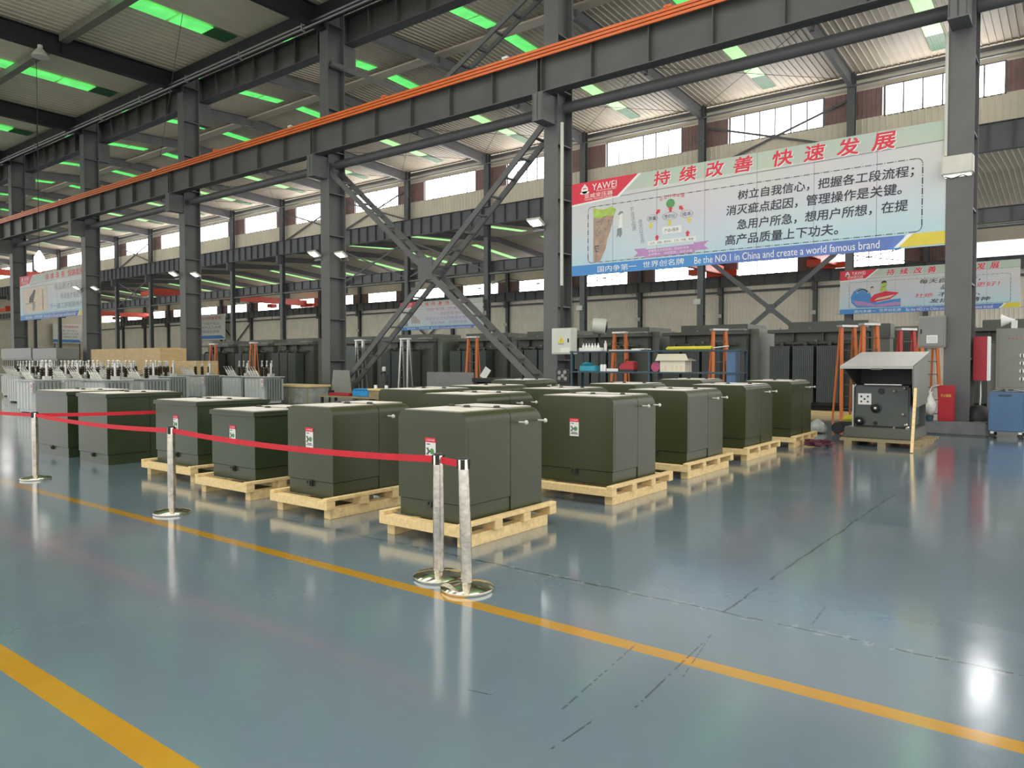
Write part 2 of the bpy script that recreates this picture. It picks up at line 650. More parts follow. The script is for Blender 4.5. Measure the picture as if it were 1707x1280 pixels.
def zB(y):
    return 21.95 + 1.0 * (y - 19.4) / (RIDGE - 19.4) if y < RIDGE else 22.95 - .95 * (y - RIDGE) / (57 - RIDGE)


def zC(y):
    return 16.3 + .9 * (y - 57.2) / 15.2 if y < 72.4 else 17.2 - 1.5 * (y - 72.4) / 16.2


for k in range(0, 7):
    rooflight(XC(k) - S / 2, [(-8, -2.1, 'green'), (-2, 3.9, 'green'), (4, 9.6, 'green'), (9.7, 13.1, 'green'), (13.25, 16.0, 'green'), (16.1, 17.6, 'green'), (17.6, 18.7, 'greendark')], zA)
for k in range(0, 18):
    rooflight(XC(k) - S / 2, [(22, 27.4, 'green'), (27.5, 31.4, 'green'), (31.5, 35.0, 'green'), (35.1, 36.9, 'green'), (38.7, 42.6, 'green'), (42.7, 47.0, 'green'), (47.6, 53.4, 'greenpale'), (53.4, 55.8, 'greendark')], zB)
for k in range(1, 18):
    rooflight(XC(k) - S / 2, [(60, 70, 'greenpale'), (74, 85, 'greenpale')], zC)

# unseen white rooflights and high glazing, both added to light the hall
for k in range(-1, 2):
    for off in (-S * .25, -S * .75):
        rooflight(XC(k) + off, [(-12, -4, 'fillsheet'), (-3.9, 4, 'fillsheet'), (4.1, 12.5, 'fillsheet')], zA, w=1.3)
for k in range(0, 12):
    c = XC(k)
    glazing(c - 9.1, c - 2.05, 19.2, 18.4, 20.6)  # glazing out of view, added to light the middle roof
struct(MB().box(-140, 6, 19.1, 19.2, 16.0, 18.4).box(-140, 6, 19.1, 19.2, 20.6, 22.0).build('wall_upper', 'siding'))

# ------------------------------------------------------------------ columns


def h_column(name, w, d, h, n_st, m, bracket=None, cap=None):
    r = empty(name)
    t = .035
    b = MB()
    b.box(-w / 2, w / 2, 0, t, 0, h)
    b.box(-w / 2, w / 2, d - t, d, 0, h)
    b.box(-.02, .02, t, d - t, 0, h)
    b.build('shaft', m, r)
    st = MB().box(-w / 2 + .02, w / 2 - .02, t, d - t, -.02, .02).build('stiffener', m, r, loc=(0, 0, h / n_st))
    for i in range(2, n_st):
        copy_part(st, r, (0, 0, h * i / n_st))
    p = MB()
    p.box(-w / 2 - .12, w / 2 + .12, -.12, d + .12, 0, .05)
    p.build('base_plate', m, r)
    for (y0, y1, z0, z1) in (bracket or []):
        q = MB()
        hw = .17
        for s_ in (-1, 1):
            x = s_ * hw
            q.prism([(y0, z0), (y1, z0 if y1 < y0 else z0), (y1, z1), (y0, z1)], 'x', x - .02, x + .02)
        q.box(-hw - .03, hw + .03, min(y0, y1), max(y0, y1), z1, z1 + .04)
        q.box(-hw - .03, hw + .03, min(y0, y1), max(y0, y1), z0 - .04, z0)
        q.box(-.02, .02, min(y0, y1), max(y0, y1), z0, z1)
        yy = y0 if abs(y0) > abs(y1) else y1
        q.box(-hw, hw, min(yy, yy - .03 * (1 if yy > 0 else -1)), max(yy, yy - .03 * (1 if yy > 0 else -1)), z0, z1)
        q.build('bracket', m, r)
    return r


HC = 22.0
col0 = h_column('steel_column', .52, .85, HC, 13, 'steel', bracket=[(0, -.72, 9.05, 9.82), (.85, 1.5, 13.6, 14.6)])
for k in range(0, 6):
    lab = 'dark grey steel column, %s from the right in the front row' % ORD[k + 1]
    if k == 0:
        r = tag(col0, lab, 'column', 'front row of steel columns')
        r.location = (XC(0), Y1, 0)
        root = r
    else:
        dup(root, (XC(k), Y1, 0), 0, lab, 'front row of steel columns')

col1 = h_column('rear_column', .50, .50, 22.0, 8, 'steel_far', bracket=[(0, -.6, 14.0, 14.9), (.5, 1.2, 9.8, 10.6)])
# the lower half of these columns is boxed in
for k in range(1, 18):
    lab = 'grey steel column under the clerestory windows, %s from the right in the second row' % ORD[k]
    if k == 1:
        r2 = tag(col1, lab, 'column', 'second row of steel columns')
        r2.location = (XC(1), Y2 - .15, 0)
    else:
        dup(r2, (XC(k), Y2 - .15, 0), 0, lab, 'second row of steel columns')
dup(r2, (XC(0), Y2 - .15, 0), 0, 'grey second row column just beyond the right edge of the view', 'second row of steel columns')
col2 = h_column('wall_column', .45, .45, 15.6, 4, 'steel_far', bracket=[(0, -.5, 9.9, 10.75)])
for k in range(1, 18):
    lab = 'grey steel column against the far cream wall, %s from the right' % ORD[k]
    if k == 1:
        r3 = tag(col2, lab, 'column', 'columns along the far wall')
        r3.location = (XC(1), Y3 - .3, 0)
    else:
        dup(r3, (XC(k), Y3 - .3, 0), 0, lab, 'columns along the far wall')
    # intermediate wall posts seen between them at u=1194, 1531 are the same grid

dup(r3, (XC(0), Y3 - .3, 0), 0, 'grey far wall column just beyond the right edge of the view', 'columns along the far wall')

# ------------------------------------------------------------------ girders


def girder(name, L, h, fw, n, m, dbl=True, side=-1):
    b = MB()
    b.box(0, L, -.012, .012, 0, h)
    b.box(0, L, -fw / 2, fw / 2, 0, .03)
    b.box(0, L, -fw / 2, fw / 2, h - .03, h)
    r = empty(name)
    b.build('girder_web', m, r)
    st = MB().box(-.012, .012, -fw / 2 + .03, fw / 2 - .03, .03, h - .03).build('stiffener', m, r, loc=(.07, 0, 0))
    for i in range(1, n + 1):
        copy_part(st, r, (L * i / n - (.07 if i == n else 0), 0, 0))
    return r


def span_name(k):
    if k < 0:
        return 'span right of the first column'
    return '%s span from the right' % ORD[k + 1]


g0 = girder('crane_girder', S, 1.16, .42, 6, 'steel_dimmed')
first = True
for k in range(-1, 6):
    lab = 'lower grey crane girder under the orange rails, ' + span_name(k)
    loc = (XC(k + 1), Y1 - .46, 9.86)
    if first:
        g0.location = loc
        tag(g0, lab, 'girder', 'front crane girders')
        first = False
    else:
        dup(g0, loc, 0, lab, 'front crane girders')
g1 = girder('crane_girder', S, 1.15, .5, 7, 'steel_dimmed')
first = True
for k in range(0, 6):
    lab = 'upper grey girder just below the roof gutter, ' + span_name(k)
    loc = (XC(k + 1), Y1 + 1.15, 14.66)
    if first:
        g1.location = loc
        tag(g1, lab, 'girder', 'upper girders of the front column row')
        first = False
    else:
        dup(g1, loc, 0, lab, 'upper girders of the front column row')
g2 = girder('crane_girder', S, 1.75, .5, 8, 'steel_far')
first = True
for k in range(0, 17):
    lab = 'grey crane girder below the clerestory windows, ' + span_name(k)
    loc = (XC(k + 1), Y2 - .55, 14.95)
    if first:
        g2.location = loc
        tag(g2, lab, 'girder', 'clerestory crane girders')
        first = False
    else:
        dup(g2, loc, 0, lab, 'clerestory crane girders')
g3 = girder('crane_girder', S, 1.0, .4, 7, 'steel_far')
first = True
for k in range(0, 17):
    lab = 'low grey crane girder at mid height, ' + span_name(k)
    loc = (XC(k + 1), Y2 + .75, 10.65)
    if first:
        g3.location = loc
        tag(g3, lab, 'girder', 'mid height girders of the second row')
        first = False
    else:
        dup(g3, loc, 0, lab, 'mid height girders of the second row')
g4 = girder('crane_girder', S, 1.3, .4, 6, 'steel_far')
first = True
for k in range(0, 17):
    lab = 'grey crane girder below the far wall windows, ' + span_name(k)
    loc = (XC(k + 1), Y3 - .55, 10.8)
    if first:
        g4.location = loc
        tag(g4, lab, 'girder', 'far wall girders')
        first = False
    else:
        dup(g4, loc, 0, lab, 'far wall girders')

# orange conductor rails on the front girder
cr = empty('conductor_rail', (0, Y1 - .74, 10.86), 0, 'long orange conductor rails along the top of the front crane girder', 'rail')
for i in range(3):
    MB().box(-72, 9, -.03, .03, i * .105, i * .105 + .075).build('rail', 'orange', cr)
for i, x in enumerate([XC(0) - S * (j + .22) / 2 for j in range(0, 12)]):
    q = MB()
    q.box(x - .11, x + .11, -.05, .05, .29, .36)
    q.box(x - .03, x + .03, -.05, .30, .25, .31)
    q.build('clamp', 'porc_w' if i % 2 == 0 else 'orange', cr)

# tie tube below the front girder
tube0 = MB().tube([(0, 0, 0), (S - .5, 0, 0)], .17, 12).build('tie_tube', 'steel', smooth=40)
for i, k in enumerate(range(-1, 6)):
    lab = 'round grey tie tube under the lower front girder, ' + span_name(k)
    loc = (XC(k + 1) + .25, Y1 + .42, 9.62)
    if i == 0:
        tube0.location = loc
        tag(tube0, lab, 'tie tube', 'tie tubes of the front row')
    else:
        dup(tube0, loc, 0, lab, 'tie tubes of the front row')
tube1 = MB().tube([(0, 0, 0), (S - .5, 0, 0)], .13, 10).build('tie_tube', 'zinc', smooth=40)
for i, k in enumerate(range(0, 17)):
    lab = 'pale pipe below the mid height girder, ' + span_name(k)
    loc = (XC(k + 1) + .25, Y2 + .1, 10.35)
    if i == 0:
        tube1.location = loc
        tag(tube1, lab, 'tie tube', 'tie tubes of the second row')
    else:
        dup(tube1, loc, 0, lab, 'tie tubes of the second row')

# gutter and pipes under the camera's roof edge
gt = MB()
gt.box(-75, 9, Y1 - .45, Y1 + .05, 15.25, 15.72)
tag(gt.build('roof_gutter', 'steel_black'), 'long black box gutter along the top of the front columns', 'gutter')
pp = empty('pipe_run', (0, Y1 - .62, 14.93), 0, 'pair of thin grey pipes running under the black roof gutter', 'pipe')
for dz in (0, .15):
    MB().tube([(-72, 0, dz), (9, 0, dz)], .055, 8).build('pipe', 'zinc', pp, smooth=40)
for j in range(14):
    x = XC(0) - j * S / 2.5 - .5
    MB().box(x - .03, x + .03, -.07, .09, -.08, .24).build('pipe_clip', 'alu', pp)

# ------------------------------------------------------------------ rafters


def rafter(name, pts, w, m, knees=()):
    """I-section rafter in a plane of constant X; pts = (y, ztop, zbot)"""
    r = empty(name)
    b = MB()
    for (ya, ta, ba), (yb, tb, bb) in zip(pts[:-1], pts[1:]):
        b.prism([(ya, ba), (yb, bb), (yb, tb), (ya, ta)], 'x', -.012, .012)
        b.prism([(ya, ba), (yb, bb), (yb, bb + .04), (ya, ba + .04)], 'x', -w / 2, w / 2)
        b.prism([(ya, ta - .04), (yb, tb - .04), (yb, tb), (ya, ta)], 'x', -w / 2, w / 2)
    b.build('rafter_beam', m, r)
    for (y, t, bo) in knees:
        MB().box(-w / 2 + .02, w / 2 - .02, y - .025, y + .025, bo, t).build('splice_plate', m, r)
    return r


ra = rafter('roof_rafter', [(-13.5, 15.86, 15.2), (19.5, 15.78, 14.95)], .34, 'steel_black', [(14.0, 15.8, 15.0), (6.0, 15.8, 15.1)])
for i, k in enumerate(range(1, 6)):
    lab = 'dark roof rafter of the near bay meeting the %s front column from the right' % ORD[k + 1]
    if i == 0:
        ra.location = (XC(k), 0, 0)
        tag(ra, lab, 'rafter', 'near bay rafters')
    else:
        dup(ra, (XC(k), 0, 0), 0, lab, 'near bay rafters')
rb = rafter('roof_rafter', [(20.2, 21.85, 20.7), (28, 22.3, 21.5), (RIDGE, 22.85, 22.1), (47, 22.35, 21.55), (56.4, 21.9, 20.95)], .32, 'steel_roof',
            [(28, 22.3, 21.5), (RIDGE, 22.85, 22.1), (47, 22.4, 21.5)])
for i, k in enumerate(range(1, 18)):
    lab = 'grey arched roof rafter of the middle bay, %s from the right' % ORD[k]
    if i == 0:
        rb.location = (XC(k), 0, 0)
        tag(rb, lab, 'rafter', 'middle bay rafters')
    else:
        dup(rb, (XC(k), 0, 0), 0, lab, 'middle bay rafters')
dup(rb, (XC(0), 0, 0), 0, 'grey arched roof rafter of the middle bay just beyond the right edge', 'middle bay rafters')
rc = rafter('roof_rafter', [(57.2, 16.2, 15.4), (72.4, 17.1, 16.5), (88.2, 15.65, 14.9)], .3, 'steel_roof')
for i, k in enumerate(range(1, 18)):
    lab = 'grey roof rafter of the low rear bay, %s from the right' % ORD[k]
    if i == 0:
        rc.location = (XC(k), 0, 0)
        tag(rc, lab, 'rafter', 'rear bay rafters')
    else:
        dup(rc, (XC(k), 0, 0), 0, lab, 'rear bay rafters')

# purlin ties
tie = MB().box(-S + .2, -.2, -.17, .17, 0, .30).build('roof_tie', 'tie')
for i, k in enumerate(range(1, 6)):
    lab = 'beige box tie under the near roof, ' + span_name(k)
    if i == 0:
        tie.location = (XC(k), 14.0, 15.5)
        tag(tie, lab, 'roof tie', 'near roof ties')
    else:
        dup(tie, (XC(k), 14.0, 15.5), 0, lab, 'near roof ties')
ev = MB()
ev.box(XW, 6, Y2 + .35, Y2 + .55, 21.55, 21.85)
tag(ev.build('eave_beam', 'steel_roof'), 'grey eave beam along the top of the clerestory', 'beam')
ev = MB()
ev.tube([(XW, Y2 - .24, 21.0), (6, Y2 - .24, 21.0)], .07, 8)
tag(ev.build('eave_pipe', 'zinc', smooth=40), 'thin pale pipe above the clerestory windows', 'pipe')
ev = MB()
ev.box(XW, 6, Y3 - .05, Y3 + .15, 10.1, 10.35)
tag(ev.build('wall_rail', 'steel_far'), 'dark rail across the far cream siding', 'rail')
rp = MB()
rp.box(XW, 6, RIDGE - .45, RIDGE + .45, 22.66, 22.78)
tag(rp.build('ridge_panel', 'ceil_b'), 'beige ridge strip along the middle roof', 'ridge')

# wire bracing under the far slope of the middle roof
for k in range(1, 8):
    q = MB()
    a, c_ = XC(k) - .2, XC(k + 1) + .2
    q.tube([(a, 46.5, 21.9), (c_, 55.5, 21.3)], .018, 6)
    q.tube([(c_, 46.5, 21.9), (a, 55.5, 21.3)], .018, 6)
    tag(q.build('roof_brace', 'steel_black'), 'thin crossed bracing rods under the far roof slope, ' + span_name(k), 'brace', 'roof bracing rods')

# ------------------------------------------------------------------ braces


def ladder_brace(name, p, q, sep, w, m, nr):
    """two parallel chords sep apart in Y with rungs"""
    r = empty(name)
    p, q = Vector(p), Vector(q)
    for s in (-1, 1):
        off = Vector((0, s * sep / 2, 0))
        MB().bar(p + off, q + off, .07, w, (0, 0, 1)).build('chord', m, r)
    rg = MB().box(-.04, .04, -sep / 2, sep / 2, -.03, .03).build('rung', m, r, loc=p.lerp(q, 1 / nr))
    for i in range(2, nr):
        copy_part(rg, r, p.lerp(q, i / nr))
    return r


cd0 = MB().tube([(XC(0) - .28, Y1 - .04, 6.25), (XC(0) - .28, Y1 - .04, 9.0)], .035, 8).build('conduit', 'cabwhite', smooth=40)
tag(cd0, 'white conduit on the left edge of the rightmost front column above the boxy lamp', 'conduit')
yb = Y1 + .42
t = ladder_brace('cross_brace', (XC(2) + .15, yb, 9.35), (XC(1) - .35, yb, .7), .62, .20, 'steel', 17)
tag(t, 'laced steel diagonal falling from the upper left, between the second and third front columns', 'brace')
t = ladder_brace('cross_brace', (XC(1) - .1, yb - .02, 9.35), (XC(2) + .45, yb - .02, .3), .62, .20, 'steel', 17)
tag(t, 'laced steel diagonal rising from the lower left, between the second and third front columns', 'brace')
MB().box(XC(1) - 5.9, XC(1) - 5.2, yb - .36, yb - .32, 4.6, 5.4).build('gusset', 'steel', t)
xm = (XC(1) + XC(2)) / 2
for (p, q, lab) in (((XC(1) - .2, 13.8), (xm + .15, 11.2), 'right'), ((XC(2) + .2, 13.7), (xm - .15, 11.1), 'left')):
    t = ladder_brace('knee_brace', (p[0], yb, p[1]), (q[0], yb, q[1]), .5, .16, 'steel', 7)
    tag(t, 'dark %s half of the V brace above the orange rails' % lab, 'brace')

XB = []


def x_brace(k, y, z0, z1, w, lab, group, m='steel_far'):
    a, c_ = XC(k) - .3, XC(k + 1) + .3
    r = empty('cross_brace', ((a + c_) / 2, y, z0), 0, lab, 'brace', group)
    h = z1 - z0
    hw = (a - c_) / 2
    MB().bar((-hw, .05, 0), (hw, .05, h), .08, w).build('diagonal', m, r)
    MB().bar((-hw, -.05, h), (hw, -.05, 0), .08, w).build('diagonal', m, r)
    MB().box(-w, w, -.1, -.06, h / 2 - w, h / 2 + w).build('gusset', m, r)


for k in (1, 5, 6, 10):
    x_brace(k, Y2 + .45, 17.0, 20.3, .16, 'grey X brace across the clerestory, ' + span_name(k), 'clerestory X braces')
x_brace(1, Y2 + .1, 1.4, 10.0, .34, 'large grey X brace behind the dark transformers, under the big banner', 'ground level X braces')
for k in (4, 5, 10):
    x_brace(k, Y2 + .1, 10.8, 14.6, .16, 'small X brace under the clerestory girder, ' + span_name(k), 'mid height X braces')
for k in (7, 12):
    x_brace(k, Y3 - .1, 2.0, 9.8, .3, 'X brace standing before the far cream wall, ' + span_name(k), 'far wall X braces')
for k in (1, 4, 5, 6):
    x_brace(k, Y3 + .05, 12.1, 14.2, .10, 'thin X brace across a far window, ' + span_name(k), 'far window X braces')

# overhead cranes in the rear bay


def crane(x, y0, y1, z, lab):
    r = empty('overhead_crane', (x, y0, z), 0, lab, 'crane', 'red overhead cranes')
    L = y1 - y0
    b = MB()
    b.box(-.35, .35, .6, L - .6, 0, 1.05)
    b.build('bridge_girder', 'redcrane', r, bevel=.04)
    for y in (.35, L - .35):
        MB().box(-1.9, 1.9, y - .25, y + .25, -.15, .5).build('end_truck', 'redcrane', r, bevel=.04)
    h = MB()
    h.box(-.7, .7, L * .72, L * .72 + 1.2, -.75, -.1)
    h.build('hoist', 'redcrane', r, bevel=.05)
    MB().tube([(0, L * .72 + .6, -.7), (0, L * .72 + .6, -3.0)], .04, 6).build('hook_block', 'black', r)


crane(-22.2, Y2 + .6, Y3 - .5, 12.27, 'red overhead crane bridge behind the right end of the big banner')
crane(-35.2, Y2 + .6, Y3 - .5, 12.27, 'red overhead crane bridge behind the lower middle of the big banner')
crane(-116., Y2 + .6, Y3 - .5, 12.27, 'long red overhead crane bridge left of the X braced front bay')
crane(-176., Y2 + .6, Y3 - .5, 12.27, 'distant red overhead crane bridge left of the fourth front column')
crane(-150., Y1 + 1.0, Y2 - .4, 16.9, 'red overhead crane bridge at the far left edge of the middle bay')

# ================================================================== padmount transformers


def rounded_profile(w, H, r, z0, n=5):
    """XZ outline, open at nothing: bottom right, up, rounded top corners"""
    e = .012
    pts = [(w / 2, z0), (w / 2, H - r - e)]
    for i in range(n + 1):
        t = (PI / 2) * i / n
        pts.append((w / 2 - r + r * math.cos(t), H - r + r * math.sin(t)))
    pts += [(w / 2 - r - e, H), (-w / 2 + r + e, H)]
    for i in range(n + 1):
        t = PI / 2 + (PI / 2) * i / n
        pts.append((-w / 2 + r + r * math.cos(t), H - r + r * math.sin(t)))
    pts += [(-w / 2, H - r - e), (-w / 2, z0)]
    return pts


def shell(w, H, r, y0, y1, z0, round_far=False):
    b = MB()
    secs = [(y0, 0)]
    if round_far:
        secs.append((y1 - r - .012, 0))
        for i in range(6):
            t = (PI / 2) * i / 5
            secs.append((y1 - r + r * math.sin(t), r * (1 - math.cos(t))))
    else:
        secs.append((y1, 0))
    vs, fs = [], []
    m = 0
    for (y, dz) in secs:
        p = rounded_profile(w, H - dz, r, z0)
        m = len(p)
        vs += [(x, y, z) for x, z in p]
    for j in range(len(secs) - 1):
        for i in range(m):
            i2 = (i + 1) % m
            fs.append((j * m + i, j * m + i2, (j + 1) * m + i2, (j + 1) * m + i))
    fs.append(tuple(range(m)))
    fs.append(tuple(range(len(secs) * m - 1, (len(secs) - 1) * m - 1, -1)))
    return b.add(vs, fs)


TXT = {}


def danger_label(parent, x, y, z, s=1.0):
    w, h = .125 * s, .21 * s
    lb = MB().box(x - w / 2, x + w / 2, y - .002, y, z, z + h * .82).build('warning_label', 'paper', parent)
    lb['label'] = 'white warning sticker with a red DANGER header and a green and black pictogram'
    MB().box(x - w / 2 - .004, x + w / 2 + .002, y - .003, y, z + h * .8, z + h).build('header', 'redp', lb)
    put_text([('⚠DANGER', x - w * .42, x + w * .42, z + h * .85, z + h * .95)], 'lettering', 'white', lb, y - .0045, bold=.02)
    g = MB()
    g.lathe([(.0, -.001), (.026 * s, -.001), (.026 * s, .001), (0, .001)], 12, (x + .018 * s, y - .003, z + h * .42), T=Matrix.Rotation(PI / 2, 4, 'X'))
    g.build('pictogram', 'dgreenp', lb)
    k = MB()
    k.bar((x - .05 * s, y - .003, z + h * .55), (x - .005 * s, y - .003, z + h * .40), .003, .008 * s)
    k.bar((x - .05 * s, y - .003, z + h * .28), (x - .005 * s, y - .003, z + h * .42), .003, .008 * s)
    k.bar((x - .03 * s, y - .003, z + h * .58), (x - .03 * s, y - .003, z + h * .26), .003, .007 * s)
    for q, l in ((.20, .3), (.13, .40), (.72, .38)):
        k.box(x - w * l, x + w * (l if q < .5 else -.05), y - .003, y - .001, z + h * q - .004, z + h * q + .004)
    k.build('pictogram', 'blackp', lb)


def padmount(x, y, w, d, zt, z0, lab, style='round', sticker=True, handles=True, mt='pad'):
    """x = right side plane, y = front plane (nearest the camera)"""
    r = empty('padmount_transformer', (x - w / 2, y, z0), 0, lab, 'transformer', 'green pad mounted transformers')
    H = zt - z0
    f = .56 * d
    rr = .075 if style == 'round' else .012
    tk = MB()
    tk.add(*(lambda q: (q.v, q.f))(shell(w, H, rr, 0, f - .004, .165)))
    tk.build('tank', mt, r, smooth=35)
    sk = MB()
    sk.box(-w / 2 + .012, w / 2 - .012, .012, f, .0, .158)
    sk.build('skirt', mt, r)
    cb = shell(w, H, rr, f + .004, d, 0.0, style == 'round')
    cb.build('cabinet', mt, r, smooth=35)
    pn = MB()
    pn.box(w / 2 - .002, w / 2 + .002, .04, f - .03, .19, H - .14)
    if style == 'lid':
        pn = MB().box(w / 2 - .002, w / 2 + .003, .06, f - .05, .19, H - .12)
    pn.build('side_panel', mt, r)
    if style == 'lid':
        l = MB()
        l.box(-w / 2 - .025, w / 2 + .025, -.025, d + .02, H, H + .022)
        l.box(-w / 2 - .025, w / 2 + .025, -.025, d + .02, H - .035, H)
        l.build('lid', mt, r, bevel=.006)
        top = H + .022
    else:
        top = H
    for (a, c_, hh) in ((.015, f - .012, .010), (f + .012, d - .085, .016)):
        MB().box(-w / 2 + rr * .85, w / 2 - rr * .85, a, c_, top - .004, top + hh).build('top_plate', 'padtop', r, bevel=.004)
    for (px, py) in ((-w * .05, f * .85), (w * .30, f * 1.0), (-w * .36, f * .95)):
        q = MB()
        q.lathe([(.035, 0), (.035, .018), (.028, .026)], 6, (px, py, top + .005))
        q.box(px - .06, px + .06, py - .02, py + .02, top, top + .012)
        q.build('lifting_lug', 'padlug', r)
    la = MB()
    la.box(-.045, .045, -.014, .012, .10, .17)
    la.tube([(-.02, -.014, .145), (-.02, -.03, .145)], .012, 8)
    la.box(.01, .03, -.03, -.012, .11, .16)
    la.build('latch', 'padlug', r)
    if handles:
        for yy in ((f + d) / 2 - .12, d - .06):
            hd = MB()
            z = H - .125
            hd.tube([(w / 2 - .005, yy, z), (w / 2 + .085, yy, z)], .009, 8)
            hd.lathe([(.0, 0), (.020, 0), (.023, .010), (.016, .022), (0, .025)], 10, (w / 2 + .078, yy, z), T=Matrix.Rotation(PI / 2, 4, 'Y'))
            hd.build('door_bolt', 'bolt', r, smooth=40)
    if sticker:
        danger_label(r, 0.0, -.0015, H * .5 + .04)
    return r


def pallet(x0, x1, y0, y1, lab, mt='pine', off=.0):
    r = empty('wooden_pallet', ((x0 + x1) / 2, y0, 0), 0, lab, 'pallet', 'pine pallets under the transformers')
    w, d = x1 - x0, y1 - y0
    mx = 'pine_x' if mt == 'pine' else mt
    for sx in (-1, 1):
        cx = sx * (w / 2 - .085)
        MB().box(cx - .05, cx + .05, .07, d - .10, 0, .105).build('skid', mt, r, bevel=.003)
    n = 4
    for i in range(n):
        yy = (d - .11) * i / (n - 1)
        MB().box(-w / 2, w / 2, yy, yy + .11, .105, .188).build('cross_bearer', mx, r, bevel=.003)
    for sx in (-1, 1):
        cx = sx * (w / 2 - .035)
        MB().box(cx - .035, cx + .035, 0, d, .189, .222).build('side_rail', mt, r, bevel=.003)
    return r


PZ = .189
pads = [
    # x, y, w, d, ztop, label
    (-4.25, 4.85, .83, 1.14, 1.165, 'olive green transformer nearest the camera, behind the two silver posts', 'pine pallet nearest the camera, behind the two silver posts'),
    (-4.25, 7.40, 1.05, 1.05, 1.205, 'olive green transformer second in the right hand row, white danger sticker on its front', 'pine pallet second from the front in the right hand row'),
    (-4.37, 9.66, 1.00, 1.27, 1.205, 'olive green transformer third in the right hand row', 'pine pallet third from the front in the right hand row'),
    (-4.41, 12.0, 1.00, 1.32, 1.225, 'olive green transformer fourth in the right hand row', 'pine pallet fourth from the front in the right hand row'),
    (-4.40, 14.38, .95, 1.26, 1.245, 'olive green transformer last in the right hand row, near the coiled cable', 'pine pallet last in the right hand row, near the coiled cable'),
    (-6.15, 4.94, .76, 1.14, 1.135, 'olive green transformer in the front row just left of the nearest one', 'pine pallet in the front row just left of the nearest one'),
    (-5.90, 6.95, .95, 1.18, 1.20, 'olive green transformer behind and left of the nearest one, two bolts on its side', None),
    (-6.05, 9.25, .95, 1.15, 1.20, 'olive green transformer behind the left end of the second one in the right hand row', None),
    (-6.10, 11.4, 1.0, 1.20, 1.225, 'olive green transformer showing only its rounded top left of the fourth in the right row', None),
    (-6.10, 14.2, 1.0, 1.15, 1.255, 'olive green transformer farthest in the second row, below the white carton on the shelf', None),
    (-7.60, 7.75, .95, 1.15, 1.20, 'olive green transformer in the third row, right of the blue bin', None),
    (-7.60, 9.25, .90, 1.10, 1.215, 'olive green transformer in the third row, its top just above the one with two bolts', None),
    (-9.50, 12.8, .95, 1.20, 1.225, 'olive green transformer farthest back at the foot of the right steel diagonal', None),
]
pal = [(-5.21, -4.16, 4.72, 6.12), (-5.42, -4.15, 7.20, 8.75), (-5.46, -4.28, 9.48, 11.15), (-5.50, -4.32, 11.85, 13.5), (-5.45, -4.30, 14.25, 15.75),
       (-7.02, -6.05, 4.78, 6.25)]
for i, (x, y, w, d, zt, lab, plab) in enumerate(pads):
    padmount(x, y, w, d, zt, PZ, lab, sticker=i in (0, 1, 5), handles=True)
    if i < len(pal):
        pallet(*pal[i], plab)
    else:
        pallet(x - w - .11, x + .09, y - .13, y + d + .14, 'pine pallet hidden behind the front transformers', )
# the lidded ones on the left
padmount(-7.72, 5.06, .92, 1.10, 1.00, PZ, 'low dark green transformer in the front row, red belt across its sticker', 'lid', True, False, 'pad2')
pallet(-8.74, -7.62, 4.88, 6.3, 'pine pallet under the low dark green transformer')
padmount(-9.48, 5.34, 1.12, 1.10, 1.05, PZ, 'dark green flat lidded transformer on a pallet behind the second silver post from the left', 'lid', True, False, 'pad2')
pallet(-10.72, -9.38, 5.18, 6.6, 'pine pallet under the flat lidded transformer behind the silver post')
u0 = padmount(-12.06, 5.31, 1.03, 1.20, 1.09, 0, 'dark green transformer standing on the bare floor, its right side behind the upper red belt', 'lid', False, True, 'pad2')
padmount(-13.58, 5.34, 1.30, 1.15, 1.09, 0, 'leftmost dark green transformer standing on the bare floor behind the left silver post', 'lid', False, False, 'pad2')

# ------------------------------------------------------------------ barrier posts and belts


def post(x, y, lab, lean=(0, 0), group='silver barrier posts'):
    r = empty('barrier_post', (x, y, 0), 0, lab, 'barrier post', group)
    MB().lathe([(.185, 0), (.19, .012), (.188, .024), (.165, .036), (.08, .052), (.045, .058), (0.04, .06)], 36).build('base', 'chrome', r, smooth=50)
    lx, ly = lean

    def P(z):
        return (lx * z, ly * z, z)
    MB().tube([P(.055), P(.30), P(.32), P(.6), P(.62), P(.845)], [.040, .039, .0415, .040, .0405, .038], 18).build('pole', 'wrap', r, smooth=50)
    MB().tube([P(.845), P(.915), P(.925)], [.039, .039, .034], 18).build('cap', 'chrome', r, smooth=50)
    q = MB()
    c = P(.885)
    for ang in (0.5, 2.2, 3.64, 5.3):
        q.bar((c[0] + .034 * math.cos(ang), c[1] + .034 * math.sin(ang), .85), (c[0] + .036 * math.cos(ang), c[1] + .036 * math.sin(ang), .918), .03, .022, (math.cos(ang), math.sin(ang), 0))
    q.tube([P(.918), P(.93)], [.040, .037], 18)
    q.build('belt_slot', 'black', r)
    return r


posts = {
    'a': (-3.79, 4.02, 'upright silver barrier post wrapped in film, nearest the camera on the left of the pair'),
    'b': (-3.43, 3.93, 'leaning silver barrier post at the right end of the red belt'),
    'c': (-7.66, 4.02, 'silver barrier post standing alone on the yellow stripe in the left half'),
    'd': (-11.41, 4.07, 'leftmost silver barrier post, where the red belts meet'),
}
post(*posts['a'])
post(*posts['b'], lean=(-.055, .02))
post(*posts['c'])
post(*posts['d'])
post(-10.98, 7.0, 'silver barrier post hidden behind the flat lidded green transformer')
post(-15.6, 4.1, 'silver barrier post beyond the left edge of the view')


